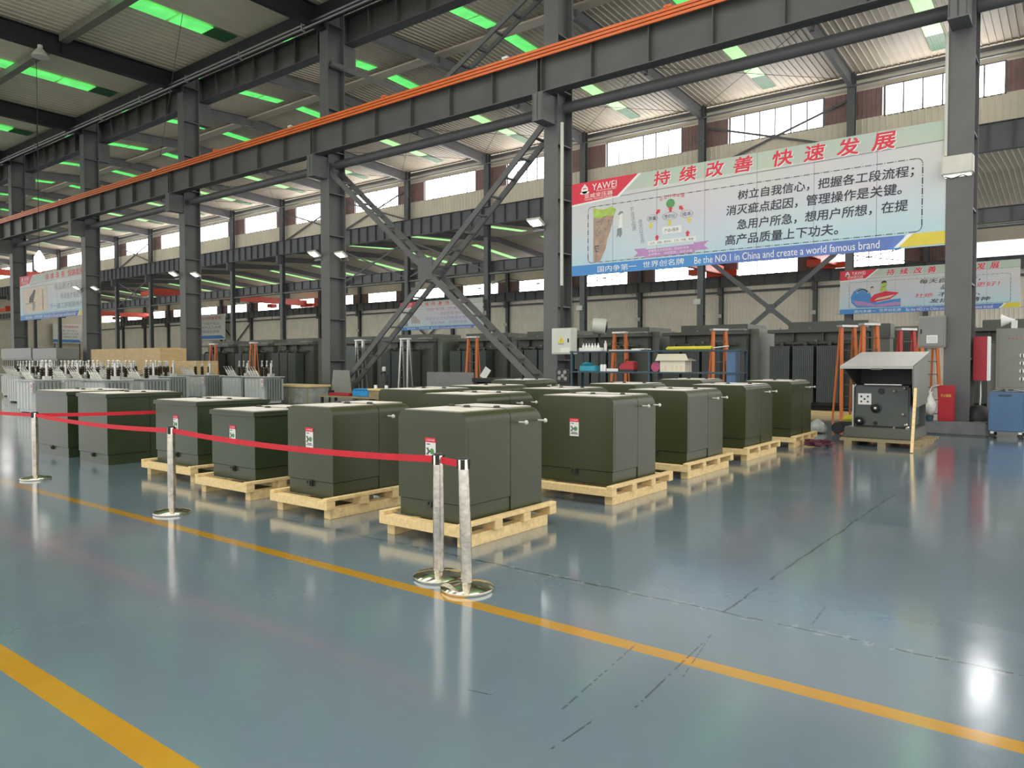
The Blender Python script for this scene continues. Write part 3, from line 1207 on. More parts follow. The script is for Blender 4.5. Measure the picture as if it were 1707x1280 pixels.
def belt(p, q, sag, lab):
    p, q = Vector(p), Vector(q)
    b = MB()
    n = 14
    d = (q - p)
    nx = Vector((-d.y, d.x, 0)).normalized() * .0012
    vs, fs = [], []
    for i in range(n + 1):
        t = i / n
        c = p.lerp(q, t)
        c.z -= sag * 4 * t * (1 - t)
        for s in (-1, 1):
            for zz in (-.025, .025):
                vs.append(c + nx * s + Vector((0, 0, zz)))
    for i in range(n):
        a = i * 4
        e = a + 4
        fs += [(a, a + 1, e + 1, e), (a + 2, e + 2, e + 3, a + 3), (a + 1, a + 3, e + 3, e + 1), (a, e, e + 2, a + 2)]
    fs += [(0, 2, 3, 1), (n * 4, n * 4 + 1, n * 4 + 3, n * 4 + 2)]
    b.add(vs, fs)
    return tag(b.build('barrier_belt', 'belt'), lab, 'belt', 'red barrier belts')


belt((-11.37, 4.07, .885), (-7.70, 4.02, .885), .035, 'red belt from the leftmost post to the lone post')
belt((-7.62, 4.02, .885), (-3.83, 4.02, .885), .045, 'long red belt from the lone post to the pair of posts')
belt((-3.75, 4.01, .885), (-3.52, 3.955, .885), .003, 'short red belt joining the two posts of the pair')
belt((-11.40, 4.11, .885), (-10.99, 6.96, .885), .03, 'red belt running back from the leftmost post between green transformers')
belt((-11.45, 4.07, .885), (-15.56, 4.1, .885), .03, 'red belt running out of the left edge')

# ================================================================== silver oil transformers at the left


def bushing(b, p, tilt, h, r, n, mi):
    """ribbed insulator with a cap"""
    T = Matrix.Rotation(tilt, 4, 'X')
    prof = []
    for i in range(n):
        z = h * .62 * i / n
        prof += [(r, z), (r * .55, z + h * .62 / n * .55)]
    prof.append((r * .5, h * .62))
    b.lathe(prof, 8, p, mi, T)
    b.lathe([(r * .45, h * .62), (r * .5, h * .74), (r * .22, h * .78), (r * .22, h * .9), (r * .5, h * .93), (r * .3, h)], 8, p, mi + 1, T)


def silver_tr(w=1.35):
    r = empty('oil_transformer', (0, 0, 0), 0, 'x', 'transformer', 'silver oil transformers')
    d, h = .95, 1.05
    MB().box(-w / 2 + .10, w / 2 - .10, .10, d - .10, .06, h).build('tank', 'silver', r)
    nf = 5 if w < 2 else 8
    f = MB()
    pw = (w - .24) / nf
    for i in range(nf):
        x = -w / 2 + .12 + (i + .5) * pw
        f.prism([(x - pw * .42, .10), (x - pw * .30, .02), (x + pw * .30, .02), (x + pw * .42, .10)], 'z', .16, h - .06)
    f.box(-w / 2 + .10, w / 2 - .10, d - .12, d, .16, h - .06)
    f.build('radiator', 'silver', r)
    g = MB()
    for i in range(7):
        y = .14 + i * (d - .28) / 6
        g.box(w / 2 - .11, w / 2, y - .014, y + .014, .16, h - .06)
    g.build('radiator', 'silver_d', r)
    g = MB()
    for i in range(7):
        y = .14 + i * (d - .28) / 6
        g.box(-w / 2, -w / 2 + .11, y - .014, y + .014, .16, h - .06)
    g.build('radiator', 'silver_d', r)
    MB().box(-w / 2 - .02, w / 2 + .02, -.01, d, h, h + .03).build('cover', 'silver', r, bevel=.006)
    for i in range(3):
        b = MB()
        bushing(b, (-w * .24 + i * w * .22, d * .70, h + .025), 0, .62, .085, 5, 0)
        b.build('bushing', ['porc_b', 'alu'], r, smooth=40)['label'] = 'brown ribbed high voltage bushing with silver cap'
    nl = 4 if w < 2 else 6
    for i in range(nl):
        b = MB()
        bushing(b, (-w * .34 + i * .17, d * .30, h + .025), .55, .46, .045, 5, 0)
        b.build('bushing', ['porc_w', 'alu'], r, smooth=40)['label'] = 'tilted white low voltage bushing with silver cap'
    q = MB()
    q.tube([(w * .36, d * .5, h), (w * .36, d * .5, h + .55)], .04, 8)
    q.box(w * .36 - .1, w * .36 + .1, d * .5 - .1, d * .5 + .1, h + .02, h + .14)
    q.build('oil_gauge', 'alu', r, smooth=40)
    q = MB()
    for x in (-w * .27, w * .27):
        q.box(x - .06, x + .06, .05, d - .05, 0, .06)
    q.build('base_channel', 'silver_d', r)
    return r


def no_climb(parent, x, y, z):
    s = MB().box(x, x + .15, y - .004, y, z, z + .30).build('warning_sign', 'paper', parent)
    s['label'] = 'white sign with a red prohibition ring and red lettering'
    q = MB()
    n = 24
    vs, fs = [], []
    c = (x + .075, z + .19)
    for k in range(n):
        t = 2 * PI * k / n
        for rr in (.050, .064):
            vs.append((c[0] + rr * math.cos(t), y - .006, c[1] + rr * math.sin(t)))
    for k in range(n):
        a, e = 2 * k, 2 * ((k + 1) % n)
        fs.append((a, a + 1, e + 1, e))
    q.add(vs, fs)
    q.bar((c[0] - .04, y - .006, c[1] + .04), (c[0] + .04, y - .006, c[1] - .04), .002, .012)
    q.build('ring', 'redp', s, fix=False)
    k = MB()
    k.bar((c[0] - .01, y - .005, c[1] - .035), (c[0] + .012, y - .005, c[1] + .035), .002, .022)
    k.build('figure', 'blackp', s)
    put_text([('禁止攀登', x + .02, x + .13, z + .03, z + .085)], 'lettering', 'redp', s, y - .006)
    return s


sil_a, sil_b = silver_tr(1.45), silver_tr(2.5)
sil_spots = [
    (-26.35, 9.1, 0, 'silver oil transformer at the left edge with a prohibition sign on its right corner', True),
    (-26.3, 10.5, 0, 'silver oil transformer right behind the one at the left edge', False),
    (-24.4, 10.3, 0, 'silver oil transformer directly behind the leftmost green one', False),
    (-25.2, 11.9, 0, 'silver oil transformer behind the second green one from the left', False),
    (-29.2, 14.5, 1, 'wide silver oil transformer before the plywood crates with a sign on its corner', True),
    (-30.85, 17.0, 1, 'wide silver oil transformer at the foot of the column by the crates', True),
    (-25.3, 16.5, 0, 'silver oil transformer nearest the clear wrapped crate, sign on its corner', True),
    (-28.3, 10.8, 0, None, False), (-30.3, 11.2, 0, None, False), (-28.0, 12.5, 0, None, False), (-30.0, 12.8, 0, None, False),
    (-32.2, 12.2, 0, None, False), (-32.4, 14.0, 0, None, False), (-34.3, 13.2, 0, None, False), (-34.2, 15.0, 0, None, False), (-36.2, 14.4, 0, None, False),
    (-36.0, 16.4, 0, None, False), (-33.8, 16.8, 0, None, False), (-38.0, 15.8, 0, None, False), (-36.4, 12.6, 0, None, False), (-38.4, 13.8, 0, None, False), (-34.2, 11.4, 0, None, False),
    (-40.2, 15.4, 0, None, False), (-40.4, 13.2, 0, None, False), (-27.5, 16.9, 0, 'silver oil transformer between the column foot and the one by the wrapped crate', False)]
for i, (x, y, wide, lab, sign) in enumerate(sil_spots):
    l2 = lab or 'silver oil transformer in the crowded rear rows at the left, mostly its bushings showing'
    o = dup(sil_b if wide else sil_a, (x, y, 0), 0, l2, 'silver oil transformers')
    if sign:
        no_climb(o, (1.25 if wide else .725) - .17, .0, .70)
for o in (sil_a, sil_b):
    for ch in list(o.children):
        bpy.data.objects.remove(ch)
    bpy.data.objects.remove(o)

# crates and cabinets behind them


def crate(x0, x1, y0, y1, z0, z1, lab, m='ply', group='plywood crates'):
    r = empty('plywood_crate', ((x0 + x1) / 2, y0, z0), 0, lab, 'crate', group)
    w, d, h = x1 - x0, y1 - y0, z1 - z0
    MB().box(-w / 2, w / 2, 0, d, 0, h).build('box', m, r, bevel=.01)
    q = MB()
    n = 2
    for i in range(n + 1):
        x = -w / 2 + w * i / n
        q.box(max(-w / 2, x - .04), min(w / 2, x + .04), -.012, 0, 0, h)
    q.build('batten', m, r)
    return r


crate(-40.9, -34.9, 17.95, 19.2, 0, 1.22, 'long plywood crate at the bottom of the stack behind the silver transformers')
crate(-42.4, -35.0, 17.9, 19.2, 1.225, 2.33, 'long plywood crate on top of the stack left of the third column')
crate(-34.8, -32.2, 18.1, 19.2, 0, 1.70, 'short plywood crate beside the stack, lower than its neighbour')
for (x0, x1, z, lab) in ((-54.5, -49.7, 2.5, 'pale grey steel cabinet box at the far left, over the bushings'), (-49.5, -46.1, 2.45, 'pale grey steel cabinet box right of the far left one')):
    r = empty('steel_box', ((x0 + x1) / 2, 17.6, 0), 0, lab, 'box', 'pale grey boxes at the far left')
    w = x1 - x0
    MB().box(-w / 2, w / 2, 0, 1.2, z - .62, z).build('case', 'panel', r, bevel=.02)
    q = MB()
    for i in range(14):
        x = -w / 2 + .15 + i * (w - .3) / 13
        q.box(x - .02, x + .02, .08, .12, 0, z - .62)
    q.box(-w / 2, w / 2, .05, 1.1, z - .72, z - .62)
    q.build('stand', 'bigpale', r)

# ================================================================== large power transformers


def power_tr():
    r = empty('power_transformer', (0, 0, 0), 0, 'x', 'transformer', 'large dark power transformers')
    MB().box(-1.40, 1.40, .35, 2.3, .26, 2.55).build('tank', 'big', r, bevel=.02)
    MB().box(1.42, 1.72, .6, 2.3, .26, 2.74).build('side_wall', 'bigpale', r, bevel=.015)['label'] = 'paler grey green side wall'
    q = MB()
    q.box(-1.5, 1.45, -.02, 2.35, 2.55, 2.66)
    q.build('cover', 'big', r, bevel=.012)
    MB().box(-.95, 1.42, .35, 2.2, 2.66, 2.90).build('roof_housing', 'big', r, bevel=.015)
    q = MB()
    for x in (-.75, .15):
        q.box(x - .02, x + .02, .2, .36, 2.18, 2.55)
    q.build('rib', 'big', r)
    for i, x in enumerate((-1.02, -.30, .42)):
        f = MB()
        n = 11
        for k in range(n):
            xx = x - .285 + .57 * k / (n - 1)
            f.box(xx - .024, xx + .024, -.30, .22, .40, 2.13)
        f.box(x - .305, x + .305, -.28, .20, .44, .50)
        f.box(x - .305, x + .305, -.285, .20, 2.03, 2.10)
        f.box(x - .305, x + .305, -.27, .18, .46, 2.08)
        f.build('radiator', 'fin', r)
    h = MB()
    h.tube([(-1.3, .15, 2.22), (1.1, .15, 2.22)], .05, 8)
    for x in (-1.02, -.3, .42):
        h.tube([(x, -.1, 2.12), (x, -.02, 2.22), (x, .35, 2.22)], .055, 8)
        h.lathe([(.10, -.02), (.10, .02)], 10, (x + .30, .15, 2.22), T=Matrix.Rotation(PI / 2, 4, 'Y'))
    h.build('header_pipe', 'big', r, smooth=40)
    q = MB()
    q.tube([(-.02, .05, 2.30), (-.02, .13, 2.24)], .05, 8)
    q.tube([(.72, .05, 2.30), (.72, .13, 2.24)], .05, 8)
    q.build('gauge', 'alu', r)
    q = MB()
    for x in (-1.1, -.2, .7, 1.25):
        q.lathe([(.03, 0), (.03, .05)], 8, (x, .05, 2.66))
    q.box(.85, 1.45, -.05, .25, 2.67, 2.73)
    q.build('cover_bolt', 'panel', r)
    q = MB()
    q.box(-1.35, 1.35, .2, 2.3, .14, .26)
    q.build('base_frame', 'dark', r)
    q = MB()
    for y in (-.3, .8, 1.9):
        q.box(-1.7, 1.7, y, y + .2, 0, .14)
    q.build('timber', 'pine', r)
    return r


pt = power_tr()
pspots = [
    (-6.63, 24.0, 'large dark transformer with three radiators, left of the open hooded cabinet'),
    (-10.33, 24.0, 'large dark transformer behind the right half of the shelving, ladder at its right end'),
    (-13.95, 24.0, 'large dark transformer behind the left half of the shelving and the ivory cabinet'),
    (-17.5, 24.6, 'large dark transformer behind the right steel diagonal'),
    (-21.05, 24.8, 'large dark transformer behind the crossing foot of the diagonals, blue bin below it'),
    (-24.55, 23.9, 'large dark transformer right of the third front column from the right, silver ladders before it'),
    (-33.2, 24.0, 'large dark transformer left of the third column, orange ladder before it'),
    (-37.0, 24.2, 'large dark transformer right of the column among the plywood crates'),
    (-41.2, 24.4, 'large dark transformer behind the plywood crates'),
    (-29.0, 24.3, 'large dark transformer hidden behind the grey sheet column'),
    (-1.55, 26.2, 'large dark transformer right of the rightmost column, behind the grey control panel'),
]
for i, (x, y, lab) in enumerate(pspots):
    dup(pt, (x, y, 0), 0, lab, 'large dark power transformers')
for ch in list(pt.children):
    bpy.data.objects.remove(ch)
bpy.data.objects.remove(pt)
# the narrower control units between the hooded cabinet and the rightmost column
r = empty('control_kiosk', (-4.36, 26.0, 0), 0, 'dark green kiosk with a louvred door, above the hooded cabinet', 'kiosk')
MB().box(-.48, .48, 0, 1.2, .15, 2.75).build('body', 'bigpale', r, bevel=.02)
q = MB()
for i in range(12):
    x = -.33 + i * .06
    q.box(x - .025, x + .025, -.06, 0, .4, 2.35)
q.box(-.42, .42, -.03, 0, 2.4, 2.68)
q.build('louvre', 'fin', r)
q = MB()
q.box(-.48, .48, -.05, 1.25, 0, .15)
q.build('base', 'dark', r)
r = empty('valve_box', (-4.62, 23.2, 0), 0, 'small dark valve box on a tall pale post above the hood', 'box')
MB().box(-.22, .22, 0, .4, 0, 2.3).build('post', 'bigpale', r)
MB().box(-.25, .25, -.1, .5, 2.3, 2.72).build('box', 'big', r, bevel=.02)


# ladders
def ladder(h, m):
    r = empty('step_ladder', (0, 0, 0), 0, 'x', 'ladder', 'step ladders')
    for s in (-1, 1):
        MB().bar((s * .31, 0, 0), (s * .22, .12, h), .095, .035, (0, 1, 0)).build('side_rail', m, r)
        MB().bar((s * .30, .36, 0), (s * .215, .19, h), .05, .03, (0, 1, 0)).build('rear_rail', m, r)
    q = MB().box(-.20, .20, -.04, .04, -.012, .012).build('tread', 'steel', r, loc=(0, .02, .3))
    n = int(h / .3)
    for i in range(2, n):
        copy_part(q, r, (0, .12 * i / n + .01, h * i / n))
    MB().box(-.27, .27, .05, .27, h, h + .06).build('top_cap', 'alu', r)
    return r


lo = ladder(2.62, 'orange_lad')
ls = ladder(2.60, 'alu')
lr = ladder(2.5, 'red_lad')
lad = [
    (lo, -9.05, 22.5, 'orange step ladder at the right end of the shelving'),
    (lo, -12.75, 22.5, 'orange step ladder behind the red machine on the shelf'),
    (lo, -5.28, 22.6, 'orange step ladder rising behind the left of the open hood'),
    (lo, -4.55, 21.9, 'orange step ladder rising behind the middle of the open hood'),
    (lr, -3.82, 22.9, 'red step ladder rising behind the right of the open hood'),
    (lo, -3.10, 21.6, 'orange step ladder beside the grey wall cabinet'),
    (lo, -34.3, 22.3, 'orange step ladder with splayed rails right of the last silver transformer'),
    (lo, -38.6, 22.6, 'orange step ladder left of the one by the silver transformer'),
    (ls, -23.0, 22.2, 'silver step ladder left of the crossing diagonals'),
    (lo, -19.7, 22.8, 'orange step ladder under the crossing of the diagonals'),
    (ls, -26.0, 22.3, 'silver step ladder close to the grey sheet column'),
]
for (o, x, y, lab) in lad:
    dup(o, (x, y, 0), .95 if x > -10 else random.uniform(-.1, .12), lab, 'step ladders')
for o in (lo, ls, lr):
    for ch in list(o.children):
        bpy.data.objects.remove(ch)
    bpy.data.objects.remove(o)

# ================================================================== hooded open transformer at the right
r = empty('open_transformer', (-3.15, 15.55, 0), 0, 'open dark transformer cabinet with its pale hood raised, at the right', 'transformer')
w2 = .62
MB().box(-w2, w2, .10, 1.5, .14, .34).build('plinth', 'big', r, bevel=.01)
MB().box(-.50, .50, .35, 1.45, .34, 1.16).build('front_plate', 'fin', r, bevel=.03)
q = MB()
q.box(-.52, -.49, .30, .40, .34, 1.17)
q.box(-.30, .36, .30, .36, 1.17, 1.19)
q.tube([(-.505, .33, .36), (-.505, .33, 1.1), (-.46, .33, 1.18)], .012, 8)
q.build('edge_trim', 'alu', r, smooth=40)
hood = MB()
# raised hood: top sheet, front lip, two hanging cheeks, dark inside
hood.add([(-.66, -.10, 1.545), (.62, -.10, 1.545), (.66, 1.45, 1.83), (-.60, 1.45, 1.83)], [(0, 1, 2, 3)])
hood.add([(-.66, -.10, 1.49), (.62, -.10, 1.49), (.62, -.10, 1.545), (-.66, -.10, 1.545)], [(0, 1, 2, 3)])
hood.build('hood', 'hoodgrey', r, fix=False)
ck = MB()
ck.prism([(-.10, 1.53), (1.45, 1.82), (1.45, .80), (.25, .75), (-.02, 1.0)], 'x', .60, .63)
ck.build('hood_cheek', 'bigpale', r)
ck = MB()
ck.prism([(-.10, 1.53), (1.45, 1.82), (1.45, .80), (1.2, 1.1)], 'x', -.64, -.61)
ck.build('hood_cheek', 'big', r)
MB().box(-.62, .60, 1.42, 1.47, .34, 1.80).build('back_wall', 'fin', r)
MB().box(-.10, .10, -.12, -.10, 1.47, 1.50).build('hood_latch', 'big', r)
q = MB()
q.box(-.42, -.18, .335, .35, .78, 1.0)
q.build('name_plate', 'paper', r)
q = MB()
for (x, z) in ((-.36, .94), (-.24, .94), (-.36, .84), (-.24, .84), (-.30, .89)):
    q.lathe([(.018, 0), (.018, .012)], 8, (x, .335, z), T=Matrix.Rotation(PI / 2, 4, 'X'))
q.build('plate_dial', 'blackp', r)
for (x, z) in ((-.09, .72), (-.38, .46)):
    b = MB()
    b.lathe([(.10, 0), (.10, .02), (.07, .03), (.055, .07), (.03, .07)], 14, (x, .35, z), 0, Matrix.Rotation(PI / 2, 4, 'X'))
    b.lathe([(.022, .07), (.022, .10), (.01, .11)], 10, (x, .35, z), 1, Matrix.Rotation(PI / 2, 4, 'X'))
    b.build('bushing_well', ['black', 'white'], r, smooth=40)
for (x, z) in ((.40, .62), (.44, .42), (.47, .22), (.25, .14), (.24, 1.06), (.42, 1.12)):
    b = MB()
    b.lathe([(.03, 0), (.03, .05), (.02, .07), (.02, .12)], 10, (x, .35, max(z, .36)), 0, Matrix.Rotation(PI / 2, 4, 'X'))
    b.build('valve', 'chrome', r, smooth=40)
q = MB()
q.lathe([(.06, 0), (.06, .015)], 12, (0.0, .35, 1.05), T=Matrix.Rotation(PI / 2, 4, 'X'))
q.lathe([(.04, 0), (.04, .015)], 12, (-.1, .35, .42), T=Matrix.Rotation(PI / 2, 4, 'X'))
q.build('plug', 'black', r)
q = MB().box(-.5, .5, .345, .35, .36, .37).build('seam', 'black', r)
pr_ = empty('wooden_pallet', (-3.05, 15.45, 0), 0, 'worn dark pallet under the open hooded cabinet', 'pallet')
for x in (-.6, 0, .6):
    MB().box(x - .07, x + .07, 0, 1.5, 0, .09).build('skid', 'pine_old', pr_)
for i in range(5):
    MB().box(-.75, .75, i * .33, i * .33 + .16, .09, .139).build('deck_board', 'pine_old', pr_)
st = MB()
st.bar((-2.42, 14.75, 0), (-2.47, 15.35, 1.13), .055, .045, (1, 0, 0))
tag(st.build('timber_prop', 'pine'), 'thin pale timber leaning against the right edge of the open hooded cabinet', 'timber')
r = empty('hand_truck', (-4.12, 18.0, 0), 0, 'yellow green hand truck left of the open hooded cabinet', 'hand truck')
MB().box(-.22, .30, -.2, .2, .28, .42).build('body', 'yellow', r, bevel=.05)
q = MB()
q.tube([(.3, 0, .45), (.38, 0, 1.1)], .025, 8)
q.tube([(.38, -.2, 1.1), (.38, .2, 1.1)], .02, 8)
q.build('handle', 'red', r, smooth=40)
MB().box(.05, .5, -.15, .25, .62, .92).build('box', 'white', r, bevel=.02)
for x in (-.3, .25):
    MB().lathe([(.13, -.05), (.13, .05)], 14, (x, -.2, .13), T=Matrix.Rotation(PI / 2, 4, 'X')).build('wheel', 'dark', r, smooth=40)
MB().box(-.3, .32, -.18, .18, .13, .27).build('frame', 'dark', r)
tag(MB().lathe([(.06, 0), (.20, .03), (.22, .13), (.13, .25), (.03, .32)], 12, (-4.85, 17.75, 0)).build('plastic_bag', 'glasslike', smooth=60), 'crumpled clear bag on the floor left of the yellow hand truck', 'bag')

# ------------------------------------------------------------------ foot of the rightmost column
pl = MB().prism([(-3.0, 18.98), (-1.66, 18.98), (-1.66, 20.5), (-1.86, 20.5), (-1.86, 19.22), (-3.0, 19.22)], 'z', 0, .30).build('concrete_plinth', 'concrete', bevel=.03)
tag(pl, 'raised concrete plinth around the foot of the rightmost column', 'plinth')
r = empty('wall_cabinet', (-2.75, 19.20, 1.95), 0, 'warm grey electrical cabinet on the left of the rightmost column', 'cabinet')
MB().box(-.30, .24, 0, .3, 0, .72).build('case', 'panel', r, bevel=.01)
MB().box(-.27, .21, -.02, 0, .03, .69).build('door', 'cabgrey', r, bevel=.006)
MB().box(-.25, -.23, -.05, -.02, .32, .42).build('handle', 'black', r)
MB().box(-.13, .09, -.024, -.02, .10, .28).build('notice', 'paper', r)
q = MB()
for i in range(5):
    q.box(-.11, .07, -.026, -.023, .125 + i * .028, .133 + i * .028)
q.build('notice_line', 'greyp', r)
fe = empty('extinguisher_box', (-2.455, 19.01, .30), 0, 'red fire extinguisher box standing on the concrete plinth', 'extinguisher box')
MB().box(-.16, .16, 0, .21, 0, .80).build('case', 'red', fe, bevel=.015)
MB().box(-.15, .15, -.012, 0, .06, .76).build('door', 'red', fe, bevel=.004)
put_text([('灭火器箱', -.10, .10, .54, .61)], 'lettering', 'yellowp', fe, -.014)
q = MB()
q.lathe([(.0, 0), (.05, .02), (.12, .12), (.13, .25), (.07, .38), (.03, .47), (.05, .54)], 12, (-2.76, 19.02, .42))
q.tube([(-2.78, 19.02, .94), (-2.75, 19.1, 1.06), (-2.62, 19.35, 1.10)], .012, 6)
bag = q.build('plastic_bag', 'bagp', smooth=60)
tag(bag, 'white plastic bag hanging beside the red extinguisher box', 'bag')
bk = MB().lathe([(.07, 0), (.09, .12), (.08, .12)], 14, (-2.78, 19.05, .30)).build('bucket', 'rackblue', smooth=40)
tag(bk, 'dark blue bucket below the white plastic bag', 'bucket')
r = empty('hose_cabinet', (-1.93, 19.98, 1.20), 0, 'red cabinet with white edge on the right side of the rightmost column', 'cabinet')
MB().box(-.11, .16, -.12, .28, 0, 1.0).build('case', 'red', r, bevel=.01)
MB().box(.162, .20, -.12, .28, 0, 1.0).build('edge', 'white', r)
MB().tube([(.02, .1, 0), (.03, .08, -.35), (.02, .05, -.62)], .018, 8).build('cable', 'paper', r, smooth=40)
dm = MB().lathe([(.33, 0), (.33, .05), (.27, .2), (.14, .32), (.03, .35)], 20, (-1.90, 19.75, .30)).build('hose_reel', 'dark', smooth=40)
tag(dm, 'dark rounded hose reel at the right foot of the rightmost column', 'hose reel')
# blue tool trolley
r = empty('tool_trolley', (-1.30, 19.05, 0), 0, 'blue steel tool trolley on castors before the grey control panel', 'trolley')
MB().box(-.34, .30, -.20, .42, .14, .98).build('cabinet', 'blue', r, bevel=.02)
MB().box(-.16, .06, -.215, -.2, .90, .93).build('handle', 'rackblue', r)
q = MB()
for k in range(6):
    q.tube([(-.3 + .04 * k, -.15 + .05 * k, .99), (-.1 + .02 * k, .1, 1.03), (.1, -.1 + .04 * k, 1.03), (.28, .1 + .03 * k, .99)], .012, 6)
q.box(-.06, .08, 0, .14, 1.0, 1.07)
q.build('cable', 'zinc', r, smooth=50)
for (x, y) in ((-.27, -.13), (.23, -.13), (-.27, .35), (.23, .35)):
    c_ = MB()
    c_.lathe([(.055, -.02), (.055, .02)], 12, (x, y, .055), 0, Matrix.Rotation(PI / 2, 4, 'X'))
    c_.box(x - .03, x + .03, y - .03, y + .03, .09, .14, 1)
    c_.build('castor', ['dark', 'alu'], r)
# control panel
r = empty('switch_cabinet', (-1.25, 21.9, 0), 0, 'tall grey control panel with white dials at the right edge', 'control panel')
MB().box(-.52, .75, 0, 1.4, .05, 2.45).build('cabinet', 'panel', r, bevel=.012)
MB().box(-.70, -.53, .2, 1.4, .05, 2.1).build('side_duct', 'cabgrey', r)
MB().box(-.46, .72, -.012, 0, 1.0, 2.40).build('door', 'panel', r, bevel=.004)
for i in range(4):
    b = MB()
    z = 1.78 - i * .19
    b.lathe([(.055, 0), (.055, .02), (.045, .025)], 14, (.02, -.012, z), 0, Matrix.Rotation(PI / 2, 4, 'X'))
    b.box(.01, .035, -.05, -.02, z - .05, z + .05, 1)
    b.box(.12, .16, -.03, -.012, z - .05, z - .02, 1)
    b.build('dial', ['white', 'black'], r, smooth=40)
q = MB()
for i in range(4):
    q.lathe([(.014, 0), (.014, .01)], 8, (-.25 + i * .08, -.013, 2.20), T=Matrix.Rotation(PI / 2, 4, 'X'))
q.build('pilot_lamp', 'redp', r)
put_text([('电源 输出', -.28, .02, 2.25, 2.32)], 'lettering', 'greyp', r, -.014)
r = empty('horn_siren', (-1.45, 22.1, 2.452), 0, 'white horn siren on top of the grey control panel', 'siren')
MB().lathe([(.03, 0), (.06, .1), (.16, .28)], 18, (.05, 0, .20), T=Matrix.Rotation(-PI / 2, 4, 'Y')).build('horn', 'white', r, smooth=40)
MB().box(-.02, .10, -.06, .06, 0, .20).build('foot', 'white', r)

# coiled cable on the floor
c_ = MB()
pts = []
for i in range(150):
    t = i * .42
    rr = .12 + .06 * math.sin(i * 1.7) + .05 * random.random()
    pts.append((-4.0 + rr * 1.25 * math.cos(t) + .02 * random.random(), 14.72 + rr * math.sin(t), .018 + .0007 * i + .035 * random.random()))
c_.tube(pts, .014, 5)
tag(c_.build('coiled_cable', 'cable', smooth=60), 'heap of dark red and black cable on the floor right of the last green transformer', 'cable')

# ------------------------------------------------------------------ shelving between the first two columns
sh = empty('storage_rack', (-9.45, 18.3, 0), 0, 'long dark blue steel rack with two shelves behind the green transformers', 'rack')
for x in (-2.45, 0.05, 2.50):
    for y in (0, .6):
        MB().box(x - .03, x + .03, y - .03, y + .03, 0, 1.95).build('upright', 'rackblue', sh)
for (z, nm) in ((1.90, 'shelf'), (1.32, 'shelf'), (.45, 'shelf')):
    MB().box(-2.5, 2.55, -.04, .64, z, z + .04).build(nm, 'rackblue', sh)
MB().box(2.22, 2.55, .0, .02, .5, 1.9).build('end_panel', 'blue', sh)


def on(z):
    return {2: 1.941, 1: 1.361}[z]


def item(name, x, y, z, lab, cat, group=None):
    return empty(name, (x, y, on(z)), 0, lab, cat, group)


r = item('bottle_tray', -11.35, 18.5, 2, 'white tray of small bottles on the top shelf, left end', 'tray')
MB().box(-.36, .36, -.12, .12, 0, .10).build('tray', 'paper', r)
for i in range(6):
    MB().lathe([(.04, 0), (.04, .14), (.015, .18), (.015, .22)], 8, (-.28 + i * .1, 0, .01)).build('bottle', 'white' if i % 2 else 'bagp', r, smooth=40)
tag(MB().lathe([(.045, 0), (.045, .2), (.018, .26), (.018, .30)], 10, (-10.92, 18.55, on(2))).build('bottle', 'bagp', smooth=40), 'clear bottle standing right of the white tray on the top shelf', 'bottle')
tag(MB().box(-10.7, -9.7, 18.35, 18.75, on(2), on(2) + .03).box(-10.0, -9.6, 18.4, 18.8, on(2) + .03, on(2) + .06).build('plastic_sheet', 'bagp'), 'flat folded plastic sheets on the top shelf', 'sheet')
q = MB()
for i in range(3):
    q.tube([(-8.95, 18.42 + i * .07, on(2) + .04 + (.03 if i == 1 else 0)), (-7.7, 18.42 + i * .07, on(2) + .04 + (.03 if i == 1 else 0))], .035, 8)
tag(q.build('roll_bundle', 'yellow', smooth=40), 'bundle of long yellow rolls on the top shelf, right half', 'rolls')
tag(MB().tube([(-7.66, 18.5, on(2) + .05), (-7.25, 18.5, on(2) + .09)], .02, 8).build('brush_handle', 'alu'), 'thin metal rod at the right end of the yellow rolls', 'rod')
bb = MB()
bb.box(-.28, .28, -.15, .15, 0, .16)
bb.lathe([(.16, .16), (.20, .22), (.06, .26)], 10, (-.08, 0, 0))
o = bb.build('parts_bin', 'teal', loc=(-11.4, 18.5, on(1)), bevel=.02)
tag(o, 'bright blue bagged bin on the middle shelf, left end', 'bin')
for i, x in enumerate((-10.98, -10.88)):
    tag(MB().lathe([(.045, 0), (.045, .18), (.03, .2)], 12, (x, 18.45, on(1))).build('spray_can', 'white', smooth=40), '%s of two white cans on the middle shelf' % ('left' if i == 0 else 'right'), 'can', 'white cans')
tag(MB().box(-10.80, -10.42, 18.4, 18.6, on(1), on(1) + .08).build('steel_case', 'alu', bevel=.01), 'flat silver case left of the red machine on the middle shelf', 'case')
r = item('portable_machine', -10.15, 18.5, 1, 'red portable machine with a sloping top on the middle shelf', 'machine')
MB().prism([(-.24, .05), (.24, .05), (.24, .27), (.10, .30), (-.16, .22), (-.24, .12)], 'y', -.13, .13).build('body', 'red', r, bevel=.02)
MB().box(-.22, .22, -.12, .12, 0, .05).build('base', 'black', r)
MB().tube([(-.1, 0, .24), (-.08, 0, .33), (.1, 0, .34), (.14, 0, .29)], .015, 8).build('handle', 'black', r, smooth=40)
r = item('carton', -8.72, 18.5, 1, 'open cream carton with raised flaps on the middle shelf', 'carton')
MB().box(-.36, .36, -.2, .22, 0, .36).build('box', 'cardboard', r)
for (p, q_) in (((-.36, 0, .36), (-.50, 0, .30)), ((.36, 0, .36), (.50, 0, .30))):
    MB().bar(p, q_, .42, .012, (0, 0, 1)).build('flap', 'cardboard', r)
MB().prism([(-.48, .30), (.48, .30), (.40, .48), (-.40, .48)], 'y', -.25, -.24).build('flap', 'cardboard', r)
q = MB()
